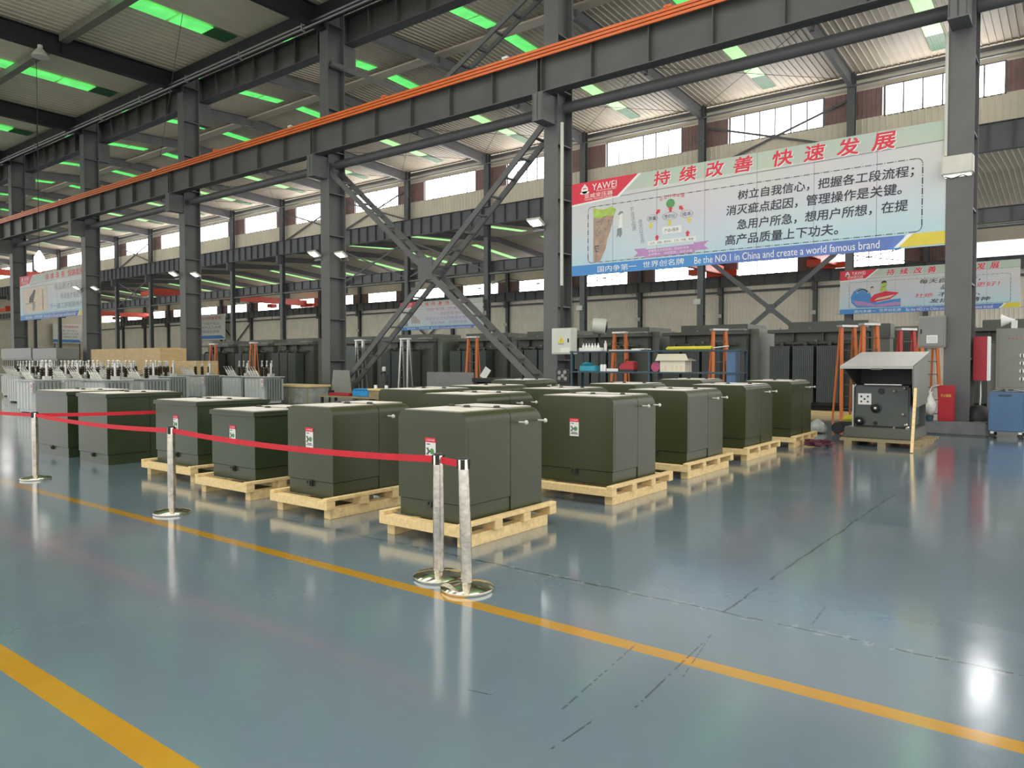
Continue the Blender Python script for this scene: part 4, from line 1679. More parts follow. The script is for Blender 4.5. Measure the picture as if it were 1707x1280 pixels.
for x in (-.2, .0, .12, .25):
    q.box(x - .025, x + .025, -.205, -.2, .05, .17)
q.build('print', 'skinp', r)
tag(MB().lathe([(.05, -.04), (.13, -.04), (.13, .04), (.05, .04)], 16, (-9.30, 18.5, on(1) + .131), T=Matrix.Rotation(PI / 2, 4, 'X')).build('tape_roll', 'pink', smooth=40), 'pink tape roll left of the cream carton', 'tape')
o = MB().box(-.3, .3, -.2, .2, 0, .26).prism([(-.32, .26), (.32, .26), (.25, .34), (-.25, .34)], 'y', -.21, .21).build('dark_bin', 'rackblue', loc=(-10.6, 18.5, .491), bevel=.02)
tag(o, 'dark blue bin on the bottom shelf', 'bin')
# ivory cabinet and pipe on the second column
r = empty('wall_cabinet', (-12.74, 19.05, 1.87), 0, 'ivory electrical cabinet with a yellow warning triangle on the second front column from the right', 'cabinet')
MB().box(-.40, .36, 0, .28, 0, .80).build('case', 'cabwhite', r, bevel=.012)
MB().box(-.37, .33, -.02, 0, .03, .77).build('door', 'cabwhite', r, bevel=.006)
MB().prism([(-.16, .35), (.10, .35), (-.03, .55)], 'y', -.024, -.02).build('warning_triangle', 'yellowp', r)
put_text([('⚡', -.06, .0, .38, .48), ('有电危险', -.14, .08, .29, .335)], 'lettering', 'blackp', r, -.026)
MB().box(.22, .25, -.05, -.02, .36, .48).build('handle', 'black', r)
MB().box(-.05, .28, -.023, -.02, .06, .2).build('notice', 'paper', r)
cd = MB()
cd.tube([(-12.92, 19.28, 2.68), (-12.92, 19.28, 4.0)], .045, 8, 1)
cd.tube([(-12.92, 19.28, 4.0), (-12.90, 19.25, 9.0)], .05, 8, 0)
o = cd.build('conduit', ['cabwhite', 'black'], smooth=40)
tag(o, 'white vertical conduit on the second front column from the right, black near its foot', 'conduit')
# fan behind the ivory cabinet
r = empty('drum_fan', (-12.35, 20.6, 0), 0, 'pale drum fan on a stand right of the ivory cabinet', 'fan')
T = Matrix.Rotation(.55, 4, 'Z') @ Matrix.Rotation(R(97), 4, 'Y')
MB().lathe([(.14, -.28), (.23, -.22), (.25, 0), (.25, .18), (.23, .20)], 20, (0, 0, 2.78), T=T).build('drum', 'cabwhite', r, smooth=40)
MB().lathe([(.03, .18), (.20, .205), (.16, .24), (.04, .26)], 12, (0, 0, 2.78), T=T).build('grille', 'black', r, smooth=40)
MB().tube([(0, 0, .05), (0, 0, 2.55)], .035, 8).build('stand', 'dark', r, smooth=40)
MB().lathe([(.3, 0), (.3, .05)], 16).build('base', 'dark', r)
r = empty('test_set', (-12.25, 18.4, 0), 0, 'black instrument stack with round dials left of the rack', 'instrument')
MB().box(-.24, .24, 0, .4, 0, 1.03).build('stand', 'dark', r)
MB().box(-.25, .25, -.05, .4, 1.03, 1.42).build('case', 'black', r, bevel=.02)
for (x, z) in ((-.12, 1.32), (.08, 1.33), (-.12, 1.15), (.1, 1.14), (0.0, 1.22)):
    MB().lathe([(.06, 0), (.06, .02)], 12, (x, -.05, z), T=Matrix.Rotation(PI / 2, 4, 'X')).build('dial', 'panel', r, smooth=40)

# ------------------------------------------------------------------ things round the third column from the right
r = empty('wrapped_crate', (-25.1, 18.0, 0), 0, 'clear wrapped low crate with a timber rim left of the grey sheet', 'crate')
MB().box(-1.2, 1.25, 0, 1.0, 0, .66).build('wrap', 'glasslike', r, bevel=.02)
MB().box(-1.25, 1.3, -.05, 1.05, .66, .74).build('rim', 'pine', r)
q = MB()
for x in (-1.2, 0, 1.2):
    q.box(x - .03, x + .03, -.03, 0, 0, .66)
q.build('batten', 'pine_old', r)
tag(MB().prism([(-23.95, 0), (-22.6, 0), (-22.8, 1.32), (-23.75, 1.32)], 'y', 19.12, 19.16).build('steel_sheet', 'panel'), 'plain grey steel sheet leaning left of the third front column from the right', 'sheet')
q = MB()
for i in range(8):
    q.box(-26.55 + i * .085, -26.50 + i * .085, 21.6, 22.1, 0, 2.35)
q.box(-26.55, -25.9, 21.62, 22.08, .35, 2.3)
tag(q.build('spare_radiator', 'finlight'), 'pale grey spare radiator standing behind the grey sheet', 'radiator')
wb_ = empty('work_bench', (-20.9, 17.6, 0), 0, 'low work bench at the foot of the crossing diagonals', 'bench')
MB().box(-1.8, 1.8, 0, .8, .34, .40).build('bench_top', 'pine_old', wb_)
for (x, y) in ((-1.7, .08), (1.7, .08), (-1.7, .72), (1.7, .72)):
    MB().box(x - .04, x + .04, y - .04, y + .04, 0, .34).build('leg', 'dark', wb_)
o = MB().box(-.44, .44, -.2, .2, 0, .22).box(-.36, .36, -.22, .22, .22, .28).build('tool_box', 'bluebin', loc=(-20.55, 17.95, .401), bevel=.02)
tag(o, 'bright blue tool box on the low bench by the diagonals', 'tool box')
r = empty('red_tray', (-21.65, 17.9, .401), 0, 'flat red tray left of the bright blue tool box', 'tray')
MB().box(-.62, .55, -.2, .2, 0, .10).build('tray', 'red', r, bevel=.02)
MB().box(-.78, -.62, -.08, .08, 0, .18).build('end_block', 'black', r)
r = empty('gas_cylinder', (-20.25, 18.62, 0), 0, 'dark gas cylinder with a pale cap beside the blue tool box', 'cylinder')
MB().lathe([(.15, 0), (.16, .05), (.16, 1.15), (.12, 1.25), (.05, 1.3)], 16).build('body', 'black', r, smooth=40)
MB().lathe([(.06, 1.3), (.07, 1.34), (.07, 1.45), (.04, 1.47)], 12).build('cap', 'bagp', r, smooth=40)
r = empty('small_crate', (-19.6, 17.9, .401), 0, 'small timber crate with two white cans, right of the gas cylinder', 'crate')
MB().box(-.42, .42, -.22, .22, .0, .24).build('box', 'pine_old', r)
MB().box(-.45, .45, -.25, .25, .24, .30).build('rim', 'pine', r)
for x in (-.3, .25):
    MB().lathe([(.06, .30), (.06, .42)], 10, (x, 0, 0)).build('can', 'white', r, smooth=40)
r = empty('dark_cart', (-18.2, 20.8, 0), 0, 'dark low cart with a paper on top under the crossing of the diagonals', 'cart')
MB().box(-2.2, .2, .2, .24, .2, 1.25).build('panel', 'cabgrey', r)
MB().box(.3, 1.9, 0, .8, .9, 1.05).build('tray', 'black', r)
for x in (.4, 1.8):
    MB().box(x - .04, x + .04, .1, .7, 0, .9).build('leg', 'black', r)
MB().bar((.55, .3, 1.05), (.75, .4, 1.4), .3, .01, (0, 1, 0)).build('paper', 'paper', r)
o = MB().box(-.5, .5, -.3, .3, 0, .55).build('parts_bin', 'teal', loc=(-16.2, 24.05, 1.4), bevel=.05)
tag(o, 'teal bag hung on the dark transformer behind the right diagonal', 'bag')

# ------------------------------------------------------------------ floodlights on the columns


def flood(x, y, z, side, lab):
    r = empty('flood_light', (x, y, z), 0, lab, 'flood light', 'flood lights on the front columns')
    T = Matrix.Rotation(R(-30), 4, 'X')
    b = MB()
    b.box(-.26, .26, -.42, -.05, -.035, .035)
    b.v = [tuple(T @ Vector(p)) for p in b.v]
    b.build('housing', 'lamp', r, bevel=.015)
    g = MB()
    g.box(-.22, .22, -.39, -.08, -.042, -.036)
    g.v = [tuple(T @ Vector(p)) for p in g.v]
    g.build('glass', 'lampglow', r)
    k = MB()
    k.bar((-.2, 0, -.1), (-.2, -.22, .12), .03, .03)
    k.bar((.2, 0, -.1), (.2, -.22, .12), .03, .03)
    k.box(-.22, .22, -.03, .02, -.14, -.08)
    k.build('bracket', 'zinc', r)
    return r


for k in range(0, 5):
    x = XC(k)
    if k == 0:
        b = empty('column_lamp', (x - .02, Y1 - .005, 5.95), 0, 'boxy pale lamp mounted on the rightmost column', 'lamp')
        MB().box(-.31, .30, -.28, 0, -.18, .24).build('housing', 'lamp', b, bevel=.03)
        MB().box(-.26, .25, -.24, -.04, -.20, -.18).build('glass', 'lampglow', b)
        q = MB()
        q.tube([(-.25, -.2, -.2), (-.1, -.22, -.26), (.1, -.2, -.2), (.2, -.2, -.25)], .012, 6)
        q.build('cable', 'black', b)
        continue
    flood(x - .42, Y1 - .01, 5.92, -1, 'left flood light on the %s front column from the right' % ORD[k + 1])
    if k > 1:
        flood(x + .5, Y1 + .60, 5.88, 1, 'right flood light on the %s front column from the right' % ORD[k + 1])
# junction boxes on the far columns
for k in range(2, 10):
    o = MB().box(-.30, .30, -.2, 0, -.22, .22).build('junction_box', 'lamp', loc=(XC(k) - .15, Y3 - .31, 7.35), bevel=.02)
    tag(o, 'small white box on the %s far wall column from the right' % ORD[k], 'junction box', 'white boxes on the far columns')
for k in range(1, 7):
    o = MB().box(-.28, .28, -.18, 0, -.22, .22).build('junction_box', 'lamp', loc=(XC(k) - .2, Y2 - .16, 6.5 if k > 1 else 6.15), bevel=.02)
    tag(o, 'small white box on the %s second row column from the right' % ORD[k], 'junction box', 'white boxes on the second row columns')
# bell lamp under the near roof
r = empty('bay_lamp', (-35.3, 13.05, 14.55), 0, 'pale bell shaped lamp hanging under the near roof at the upper left', 'lamp')
MB().lathe([(.34, 0), (.30, .10), (.16, .30), (.10, .36), (.10, .50)], 20).build('shade', 'lamp', r, smooth=40)
MB().tube([(0, 0, .5), (0, 0, .72)], .02, 6).build('stem', 'dark', r)
r = empty('bay_lamp', (-46.0, 18.2, 7.05), 0, 'white pendant lamp above the left banner', 'lamp')
MB().lathe([(.06, 0), (.26, .15), (.28, .9), (.12, 1.2), (.05, 1.3)], 16, (-3.9, 0, 0)).build('shade', 'lampglow', r, smooth=40)
MB().tube([(-3.9, 0, 1.3), (-3.9, 0, 8.85)], .015, 6).build('stem', 'dark', r)
# hanging wires from the near roof
for i, (x, y, z1) in enumerate(((-36.4, 13.3, 9.9), (-29.5, 16.2, 10.4))):
    o = MB().tube([(x, y, 15.9), (x + (.0 if i == 0 else -2.0), y, z1)], .012, 5).build('hanging_wire', 'dark')
    tag(o, ('straight' if i == 0 else 'slanting') + ' thin wire hanging from the near roof', 'wire', 'hanging wires')

# ================================================================== printed banners
def poly(parent, name, pts, m, y, t=.002):
    MB().prism(pts, 'y', y - t, y).build(name, m, parent)


def banner(x0, x1, z0, z1, y, lab, seams=4):
    """vinyl sheet facing -Y with the header, band and dashed frame all of them share"""
    r = empty('banner', (x0, y, z0), 0, lab, 'banner', 'printed banners')
    w, h = x1 - x0, z1 - z0
    s = MB().box(0, w, 0, .012, 0, h).build('sheet', banner_material('banner_print', z0, z1, x0, x1), r)

    def U(f):
        return f * w

    def V(f):
        return f * h
    # header line, red logo patch
    poly(r, 'header_line', [(U(.16), V(.792)), (w, V(.838)), (w, V(.846)), (U(.16), V(.800))], 'greyp', -.002)
    poly(r, 'logo_edge', [(0, V(.755)), (U(.165), V(.79)), (U(.238), h), (U(.20), h), (0, h)], 'white', -.003)
    poly(r, 'logo_patch', [(0, V(.775)), (U(.158), V(.805)), (U(.226), h), (0, h)], 'redp', -.006)
    put_text([('YAWEI', U(.072), U(.156), V(.90), V(.97)), ('TRANSFORMER', U(.085), U(.155), V(.882), V(.895)), ('亚威变压器', U(.045), U(.143), V(.825), V(.872)),
              ('YAWEI TRANSFORMER', U(.045), U(.143), V(.802), V(.818))], 'logo_lettering', 'white', r, -.010)
    # round emblem
    e = MB()
    T = Matrix.Rotation(PI / 2, 4, 'X')
    c = (U(.046), -.009, V(.925))
    rr = h * .042
    e.lathe([(.0, -.001), (rr, -.001), (rr, .001), (0, .001)], 20, (c[0], c[1], c[2] - .1 * rr), T=T)
    e.prism([(c[0] - rr * 1.5, c[2] - rr * .9), (c[0] - rr * .9, c[2] - rr * 1.2), (c[0] + rr * .9, c[2] - rr * 1.2), (c[0] + rr * 1.5, c[2] - rr * .9), (c[0] + rr * .8, c[2] - rr * .5), (c[0] - rr * .8, c[2] - rr * .5)], 'y', c[1] - .001, c[1])
    e.prism([(c[0] - rr * .5, c[2] + rr * .8), (c[0], c[2] + rr * 1.35), (c[0] + rr * .5, c[2] + rr * .8)], 'y', c[1] - .001, c[1])
    e.build('emblem', 'white', r)
    q = MB()
    q.prism([(c[0] - rr * .7, c[2] + rr * .05), (c[0] + rr * .7, c[2] + rr * .05), (c[0] + rr * .5, c[2] + rr * .3), (c[0] - rr * .5, c[2] + rr * .3)], 'y', c[1] - .004, c[1] - .003)
    q.build('emblem', 'redp', r)
    # bottom band
    poly(r, 'bottom_band', [(0, 0), (U(.91), V(.0)), (U(.918), V(.11)), (0, V(.11))], 'bluep', -.003)
    poly(r, 'bottom_band', [(U(.45), V(.0)), (U(.885), V(.0)), (U(.905), V(.055)), (U(.918), V(.11)), (U(.45), V(.11))], 'indigop', -.005)
    poly(r, 'corner_patch', [(U(.905), V(.012)), (w, V(.012)), (w, V(.115)), (U(.935), V(.115))], 'yellowp', -.004)
    poly(r, 'corner_edge', [(U(.895), V(.01)), (U(.905), V(.01)), (U(.935), V(.115)), (U(.925), V(.115))], 'white', -.006)
    put_text([('国内争第一', U(.092), U(.222), V(.020), V(.085)), ('世界创名牌', U(.243), U(.37), V(.026), V(.09)),
              ('Be the NO.1 in China and create a world famous brand', U(.40), U(.865), V(.02), V(.088))], 'band_lettering', 'white', r, -.009)
    # dashed frame
    d = MB()
    L, Rr, B, Tt = U(.058), U(.953), V(.128), V(.725)
    rad = h * .045
    step = w / 48
    x = L + rad
    i = 0
    while x < Rr - rad:
        ln = step * .72 if i % 2 == 0 else step * .10
        for z in (B, Tt):
            d.box(x, min(Rr - rad, x + ln), -.003, -.001, z - .009, z + .009)
        x += ln + step * .16
        i += 1
    z = B + rad
    i = 0
    while z < Tt - rad:
        ln = step * .72 if i % 2 == 0 else step * .10
        for xx in (L, Rr):
            d.box(xx - .012, xx + .012, -.003, -.001, z, min(Tt - rad, z + ln))
        z += ln + step * .16
        i += 1
    for (cx, cz, a0) in ((L + rad, B + rad, PI), (Rr - rad, Tt - rad, 0), (Rr - rad, B + rad, 1.5 * PI), (L + rad, Tt - rad, PI / 2)):
        for k in range(5):
            t0, t1 = a0 + k * PI / 10, a0 + (k + .75) * PI / 10
            d.bar((cx + rad * math.cos(t0), -.002, cz + rad * math.sin(t0)), (cx + rad * math.cos(t1), -.002, cz + rad * math.sin(t1)), .002, .02)
    d.build('dashed_frame', 'blackp', r)
    sm = MB()
    for k in range(1, seams + 1):
        sm.box(w * k / (seams + 1) - .006, w * k / (seams + 1) + .006, -.0015, -.0005, V(.11), h)
    sm.build('seam', 'greyp', r)
    ro = MB()
    for xx in (.02, w - .02):
        for zz in (.02, h - .02):
            ro.tube([(xx, .01, zz), (xx + (.25 if xx > 1 else -.35), .05, zz + .05)], .008, 5)
    ro.build('tie_cord', 'dark', r)
    return r, U, V


def title(r, U, V, spots, m='redp', shadow=True, shear=.0):
    if shadow:
        for (t, a, b, c, d) in spots:
            put_text([(t, U(a) + .018, U(b) + .018, V(c) - .018, V(d) - .018)], 'title_shadow', 'white', r, -.004, fat=.035, shear=shear)
    for (t, a, b, c, d) in spots:
        put_text([(t, U(a), U(b), V(c), V(d))], 'title_character', m, r, -.009, fat=.022, shear=shear)


# ---- the big banner ------------------------------------------------
x0, x1, z0, z1 = -12.61, -2.57, 4.27, 7.08
w, h = x1 - x0, z1 - z0
r, U, V = banner(x0, x1, z0, z1, Y1 + .02, 'large banner hanging between the two rightmost front columns, four lines of black Chinese text', 6)


def fx(x):
    return (x - x0) / w


def fz(z):
    return (z - z0) / h


chs = []
for (s_, a, b_) in (('持续改善', -9.83, -7.00), ('快速发展', -6.47, -3.62)):
    n = len(s_)
    cw = .50
    for i, c in enumerate(s_):
        xx = a + (b_ - a - cw) * i / (n - 1)
        chs.append((c, fx(xx), fx(xx + cw), fz(6.64), fz(7.03)))
title(r, U, V, chs, shear=.12)
lines = [('树立自我信心，把握各工段流程；', -7.38, -3.22, 5.90, 6.17), ('消灭疵点起因，管理操作是关键。', -7.69, -3.47, 5.53, 5.80),
         ('急用户所急，想用户所想，在提', -7.40, -3.34, 5.13, 5.40), ('高产品质量上下功夫。', -7.71, -4.86, 4.75, 5.02)]
put_text([(t, a - x0, b_ - x0, c - z0, d - z0) for (t, a, b_, c, d) in lines], 'slogan_lettering', 'blackp', r, -.005, fat=.012, shear=.08)


def P(*pts):
    return [(a - x0, c - z0) for a, c in pts]


poly(r, 'cliff_picture', P((-11.84, 4.62), (-11.6, 4.66), (-11.42, 5.0), (-11.36, 5.28), (-11.25, 5.55), (-11.15, 5.9), (-11.12, 6.1), (-11.2, 6.15), (-11.84, 6.2)), 'brownp', -.003)
q = MB()
random.seed(3)
for i in range(46):
    zz = 4.72 + random.random() * 1.3
    wmax = .15 + (zz - 4.7) * .42
    xx = -11.80 + random.random() * max(.05, wmax - .14)
    q.bar((xx - x0, -.005, zz - z0), (xx + .10 + .04 * random.random() - x0, -.005, zz - .05 + .10 * random.random() - z0), .002, .012)
    q.bar((xx - x0, -.005, zz - z0), (xx + .02 - x0, -.005, zz - .10 - z0), .002, .012)
q.build('cliff_crack', 'greyp', r)
poly(r, 'grass_picture', P((-11.84, 5.98), (-11.6, 5.93), (-11.4, 6.0), (-11.14, 5.96), (-11.06, 6.14), (-11.2, 6.24), (-11.5, 6.18), (-11.7, 6.22), (-11.84, 6.30)), 'greenp', -.007)
fg = MB()
fg.prism(P((-11.0, 5.98), (-10.93, 6.06), (-10.84, 6.05), (-10.82, 5.98), (-10.88, 6.0), (-10.95, 5.95)), 'y', -.004, -.002)
fg.prism(P((-11.04, 5.30), (-11.02, 5.56), (-10.88, 5.58), (-10.86, 5.40), (-10.92, 5.28), (-10.98, 5.36)), 'y', -.004, -.002)
fg.build('figure_picture', 'greyp', r)
fg = MB()
fg.prism(P((-10.96, 5.94), (-10.90, 6.02), (-10.84, 5.96), (-10.86, 5.86), (-10.93, 5.84)), 'y', -.003, -.002)
fg.prism(P((-10.98, 5.56), (-10.95, 5.84), (-10.86, 5.86), (-10.84, 5.56)), 'y', -.003, -.002)
fg.build('figure_picture', 'paper', r)
put_text([(c, a - x0, a + .13 - x0, zz - z0, zz + .13 - z0) for i, c in enumerate('不追求品质') for a, zz in ((-10.60 + .02 * i, 6.0 - .14 * i),)] +
         [(c, a - x0, a + .13 - x0, zz - z0, zz + .13 - z0) for i, c in enumerate('将无以生存') for a, zz in ((-10.33 + .02 * i, 5.62 - .14 * i),)],
         'column_lettering', 'greyp', r, -.004)
q = MB()
q.lathe([(0, -.001), (.13, -.001), (.13, .001), (0, .001)], 20, (-9.32 - x0, -.003, 6.08 - z0), T=Matrix.Rotation(PI / 2, 4, 'X'))
q.build('green_disc', 'dgreenp', r)
put_text([(c, -9.66 + .13 * i - x0, -9.55 + .13 * i - x0, 6.20 + .05 * math.sin(PI * i / 5) - z0, 6.29 + .05 * math.sin(PI * i / 5) - z0) for i, c in enumerate('企业持续发展')], 'arc_lettering', 'redp', r, -.004)
for (cx, cz, rx, txt) in ((-9.88, 5.73, .17, '质量'), (-9.34, 5.73, .23, '性价比'), (-8.83, 5.73, .19, '成本')):
    q = MB()
    ring = []
    n = 24
    vs, fs = [], []
    for k in range(n):
        t = 2 * PI * k / n
        for f_ in (1.0, .92):
            vs.append((cx - x0 + rx * f_ * math.cos(t), -.003, cz - z0 + .11 * f_ * math.sin(t)))
    for k in range(n):
        a, e = 2 * k, 2 * ((k + 1) % n)
        fs.append((a, a + 1, e + 1, e))
    q.add(vs, fs)
    q.build('oval_outline', 'greyp', r, fix=False)
    put_text([(txt, cx - rx * .7 - x0, cx + rx * .7 - x0, cz - .055 - z0, cz + .055 - z0)], 'oval_lettering', 'blackp', r, -.004)


def arrow(cx, cz, s, ang, m):
    ca, sa = math.cos(ang), math.sin(ang)
    pts = [(-.5, 0), (0, .55), (.5, 0), (.25, 0), (.25, -.5), (-.25, -.5), (-.25, 0)]
    poly(r, 'arrow', [(cx - x0 + s * (px * ca - pz * sa), cz - z0 + s * (px * sa + pz * ca)) for px, pz in pts], m, -.003)


for (cx, cz, ang, m) in ((-9.70, 5.90, -.8, 'redp'), (-9.32, 5.92, 0, 'redp'), (-9.0, 5.92, .8, 'redp'), (-9.93, 5.53, 0, 'yellowp'), (-9.34, 5.55, 0, 'yellowp'), (-8.76, 5.56, 0, 'yellowp'),
                         (-9.73, 5.17, 0, 'redp'), (-8.80, 5.19, 0, 'redp')):
    arrow(cx, cz, .15, ang, m)
poly(r, 'caption_box', P((-9.57, 5.24), (-8.98, 5.24), (-8.98, 5.44), (-9.57, 5.44)), 'paper', -.002)
put_text([('产品+服务', -9.50 - x0, -9.06 - x0, 5.29 - z0, 5.39 - z0)], 'caption_lettering', 'blackp', r, -.005)
poly(r, 'caption_box', P((-10.03, 4.97), (-8.55, 4.97), (-8.55, 5.09), (-10.03, 5.09)), 'paper', -.002)
put_text([('人才、设备、原材料、工艺、环境、管理', -9.95 - x0, -8.63 - x0, 4.995 - z0, 5.06 - z0)], 'caption_lettering', 'blackp', r, -.005)
poly(r, 'ribbon', P((-10.47, 4.68), (-10.08, 4.68), (-10.08, 4.90), (-10.47, 4.91), (-10.33, 4.79)), 'purplep', -.002)
poly(r, 'ribbon', P((-8.62, 4.70), (-8.18, 4.71), (-8.33, 4.82), (-8.18, 4.93), (-8.62, 4.92)), 'purplep', -.002)
poly(r, 'ribbon', P((-10.12, 4.62), (-8.58, 4.65), (-8.58, 4.88), (-10.12, 4.86)), 'purplep', -.006)
put_text([('质量是企业的生命，效益的源泉', -10.0 - x0, -8.75 - x0, 4.77 - z0, 4.84 - z0), ('全员参与，持续改进，追求卓越', -10.0 - x0, -8.65 - x0, 4.67 - z0, 4.74 - z0)], 'ribbon_lettering', 'paper', r, -.010)

# ---- second banner, under the right end of the big one ----------------
x0, x1, z0, z1 = -13.81, -3.3, 5.02, 8.04
w, h = x1 - x0, z1 - z0
r, U, V = banner(x0, x1, z0, z1, Y2 - .72, 'banner with a blue wave and red board picture, partly behind the rightmost column', 5)
ts = []
for (s_, a, b_) in (('持续改善', -10.83, -7.87), ('快速发展', -7.1, -4.39)):
    for i, c in enumerate(s_):
        xx = a + (b_ - a - .5) * i / 3
        ts.append((c, fx(xx), fx(xx + .5), fz(7.55), fz(7.95)))
title(r, U, V, ts, shear=.15)
put_text([('每天自我检查，', -8.84 - x0, -5.4 - x0, 6.85 - z0, 7.15 - z0), ('品质做得', -7.6 - x0, -5.9 - x0, 6.42 - z0, 6.72 - z0), ('不良产品、', -7.75 - x0, -5.4 - x0, 5.93 - z0, 6.23 - z0), ('发扬工匠精神', -8.25 - x0, -4.85 - x0, 5.55 - z0, 5.82 - z0)],
         'slogan_lettering', 'blackp', r, -.005, fat=.012, shear=.15)
put_text([('更好！', -5.65 - x0, -4.35 - x0, 6.45 - z0, 6.75 - z0), ('杜绝', -9.1 - x0, -8.05 - x0, 5.93 - z0, 6.23 - z0)], 'slogan_lettering', 'redp', r, -.005, shear=.15)
poly(r, 'wave_picture', P((-12.7, 5.45), (-9.95, 5.40), (-9.95, 5.95), (-10.6, 5.9), (-11.4, 5.75), (-11.75, 5.95), (-11.8, 6.25), (-11.9, 6.5), (-12.2, 6.75), (-12.55, 6.8), (-12.9, 6.6), (-13.1, 6.2), (-13.05, 5.8)), 'bluep', -.002)
poly(r, 'wave_picture', P((-13.0, 5.95), (-12.3, 5.85), (-11.4, 5.6), (-10.3, 5.75), (-9.95, 5.7), (-9.95, 5.5), (-11.2, 5.45), (-12.7, 5.6)), 'purplep', -.006)
fo = MB()
for i in range(14):
    t = .4 + i * .17
    cx, cz = -12.35 + .38 * math.cos(t), 6.32 + .38 * math.sin(t)
    fo.lathe([(0, -.001), (.07, -.001), (.07, .001), (0, .001)], 8, (cx - x0, -.007, cz - z0), T=Matrix.Rotation(PI / 2, 4, 'X'))
fo.build('foam_picture', 'white', r)
poly(r, 'board_picture', P((-11.7, 5.75), (-10.6, 5.95), (-10.05, 6.35), (-10.9, 6.5), (-11.6, 6.3), (-11.9, 5.95)), 'redp', -.008)
poly(r, 'board_picture', P((-11.6, 5.88), (-10.6, 6.05), (-10.3, 6.25), (-11.4, 6.05)), 'skinp', -.011)
for (cx, cz, s_) in ((-11.72, 6.72, .11), (-10.98, 6.98, .19)):
    b_ = MB()
    b_.lathe([(0, -.001), (s_, -.001), (s_, .001), (0, .001)], 16, (cx - x0, -.009, cz - z0), T=Matrix.Rotation(PI / 2, 4, 'X'))
    b_.prism([(cx - s_ * 1.5 - x0, cz - s_ * 2.6 - z0), (cx + s_ - x0, cz - s_ * 2.4 - z0), (cx + s_ * .5 - x0, cz - s_ * .8 - z0), (cx - s_ * .8 - x0, cz - s_ * .8 - z0)], 'y', -.010, -.008)
    b_.build('figure_picture', 'skinp' if s_ < .15 else 'greenp', r)
    poly(r, 'figure_hair', [(cx - s_ * 1.1 - x0, cz + s_ * .2 - z0), (cx - x0, cz + s_ * .5 - z0), (cx + s_ - x0, cz + s_ * .5 - z0), (cx + s_ * .4 - x0, cz + s_ * 1.2 - z0), (cx - s_ * .6 - x0, cz + s_ * 1.1 - z0)], 'blackp', -.012)

# ---- left banner on the front columns ---------------------------------
x0, x1, z0, z1 = -56.4, -46.6, 4.42, 7.32
w, h = x1 - x0, z1 - z0
r, U, V = banner(x0, x1, z0, z1, Y1 + .02, 'banner between the two leftmost front columns with a seated figure picture', 4)
ts = []
for (s_, a, b_) in (('持续改善', -52.2, -49.4), ('快速发展', -48.9, -46.8)):
    for i, c in enumerate(s_):
        xx = a + (b_ - a - .45) * i / 3
        ts.append((c, fx(xx), fx(xx + .48), fz(6.85), fz(7.22)))
title(r, U, V, ts)
put_text([('有品质才有市场', -50.9 - x0, -46.9 - x0, 6.12 - z0, 6.5 - z0), ('有改善才有进步', -50.0 - x0, -46.9 - x0, 5.52 - z0, 5.88 - z0), ('下一道工序就是用户', -51.6 - x0, -46.9 - x0, 4.98 - z0, 5.32 - z0)], 'slogan_lettering', 'greyp', r, -.005)
poly(r, 'figure_scene', P((-55.6, 4.9), (-52.0, 4.9), (-52.0, 6.45), (-55.6, 6.45)), 'skinp', -.002)
poly(r, 'figure_picture', P((-54.9, 5.55), (-54.2, 5.55), (-53.9, 6.1), (-53.8, 6.3), (-54.1, 6.35), (-54.3, 6.15), (-54.8, 5.9)), 'blackp', -.006)
poly(r, 'figure_picture', P((-54.3, 5.0), (-54.0, 5.0), (-53.9, 5.55), (-54.4, 5.6)), 'greyp', -.006)
poly(r, 'table_picture', P((-55.5, 5.45), (-53.8, 5.48), (-53.8, 5.55), (-55.5, 5.52)), 'brownp', -.009)
poly(r, 'pole_picture', P((-52.75, 5.0), (-52.6, 5.0), (-52.6, 6.3), (-52.75, 6.3)), 'greyp', -.006)

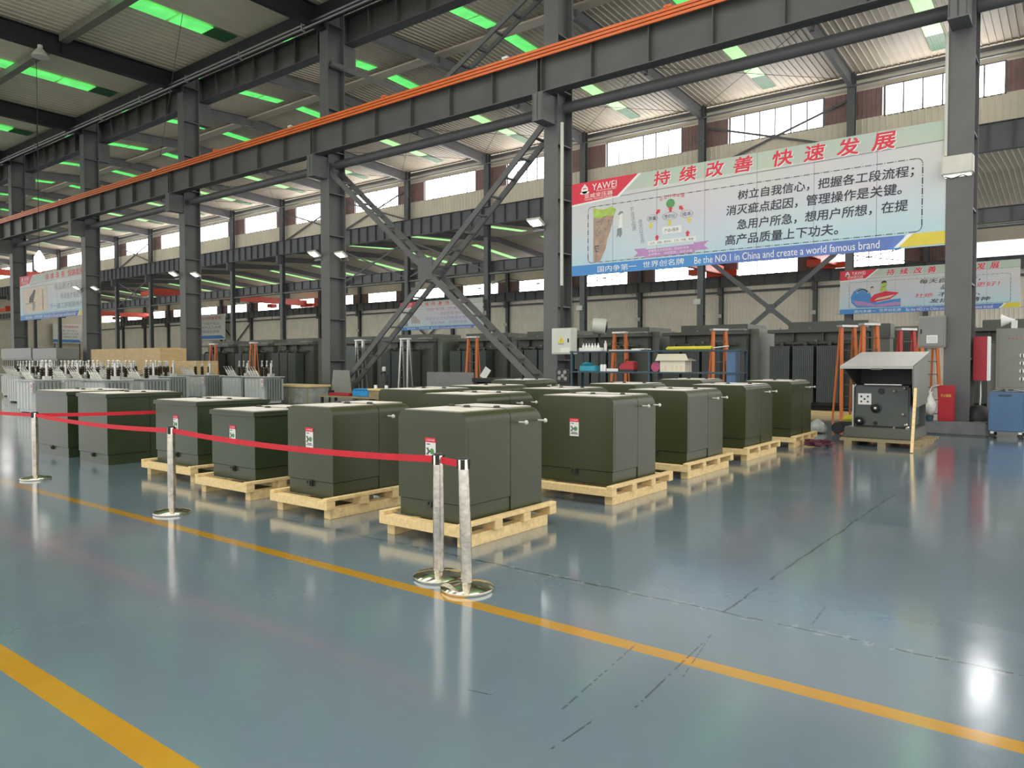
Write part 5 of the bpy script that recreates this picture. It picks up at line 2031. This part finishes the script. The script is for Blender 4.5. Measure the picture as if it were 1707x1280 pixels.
# ---- middle banner on the second column row ---------------------------
x0, x1, z0, z1 = -58.1, -46.6, 5.06, 8.0
w, h = x1 - x0, z1 - z0
r, U, V = banner(x0, x1, z0, z1, Y2 - .72, 'banner seen through the crossing steel diagonals, with a small bar chart picture', 4)
ts = []
for (s_, a, b_) in (('持续改善', -55.3, -52.0), ('快速发展', -51.5, -48.2)):
    for i, c in enumerate(s_):
        xx = a + (b_ - a - .5) * i / 3
        ts.append((c, fx(xx), fx(xx + .5), fz(7.5), fz(7.9)))
title(r, U, V, ts)
put_text([('构建“和谐、环保、', -54.2 - x0, -49.8 - x0, 6.95 - z0, 7.28 - z0), ('一流化的管理体系', -52.8 - x0, -48.9 - x0, 6.5 - z0, 6.82 - z0), ('没有企业文化的健康发展、', -54.4 - x0, -48.6 - x0, 6.02 - z0, 6.34 - z0), ('何谈持续、快速的发展', -53.6 - x0, -48.6 - x0, 5.58 - z0, 5.9 - z0)], 'slogan_lettering', 'purplep', r, -.005)
q = MB()
for i, hh in enumerate((1.1, .95, .75, .6, .45, .3)):
    q.box(-56.4 + i * .22 - x0, -56.26 + i * .22 - x0, -.004, -.001, 5.75 - z0, 5.75 + hh - z0)
q.build('chart_picture', 'brownp', r)
poly(r, 'figure_picture', P((-57.5, 5.5), (-56.9, 5.5), (-57.0, 5.9), (-57.3, 6.3), (-57.5, 6.0)), 'greyp', -.004)

# ---- two more far away, on the far wall --------------------------------
for (x0, x1, z0, z1, y, lab, pal_) in ((-157.0, -142.4, 6.5, 11.9, Y3 - 1.7, 'distant notice board on the far wall right of the fourth front column from the right', 'bluep'),
                                      (XW + .9, XW + 7.6, 6.6, 11.5, 77.6, 'distant pale notice board on the end wall below the left banner', 'bluep')):
    w, h = x1 - x0, z1 - z0
    r = empty('notice_board', (x0, y, z0), PI / 2 if x0 < -200 else 0, lab, 'notice board', 'distant notice boards')
    MB().box(0, w, 0, .1, 0, h).build('sheet', 'paper', r)
    poly(r, 'band', [(0, .25), (w, .25), (w * .9, .95), (0, .95)], pal_, -.01)
    put_text([('生产车间质量管理', w * .2, w * .9, h * .80, h * .92)], 'title_lettering', 'redp', r, -.02)
    put_text([('质量第一用户至上', w * .15, w * .85, h * .60, h * .70), ('安全生产人人有责', w * .2, w * .9, h * .44, h * .54), ('精益求精追求卓越', w * .15, w * .85, h * .28, h * .38)], 'slogan_lettering', 'greyp', r, -.02)
    for xx in (.4, w - .4):
        MB().box(xx - .12, xx + .12, .12, .3, -z0, h).build('post', 'steel_far', r)
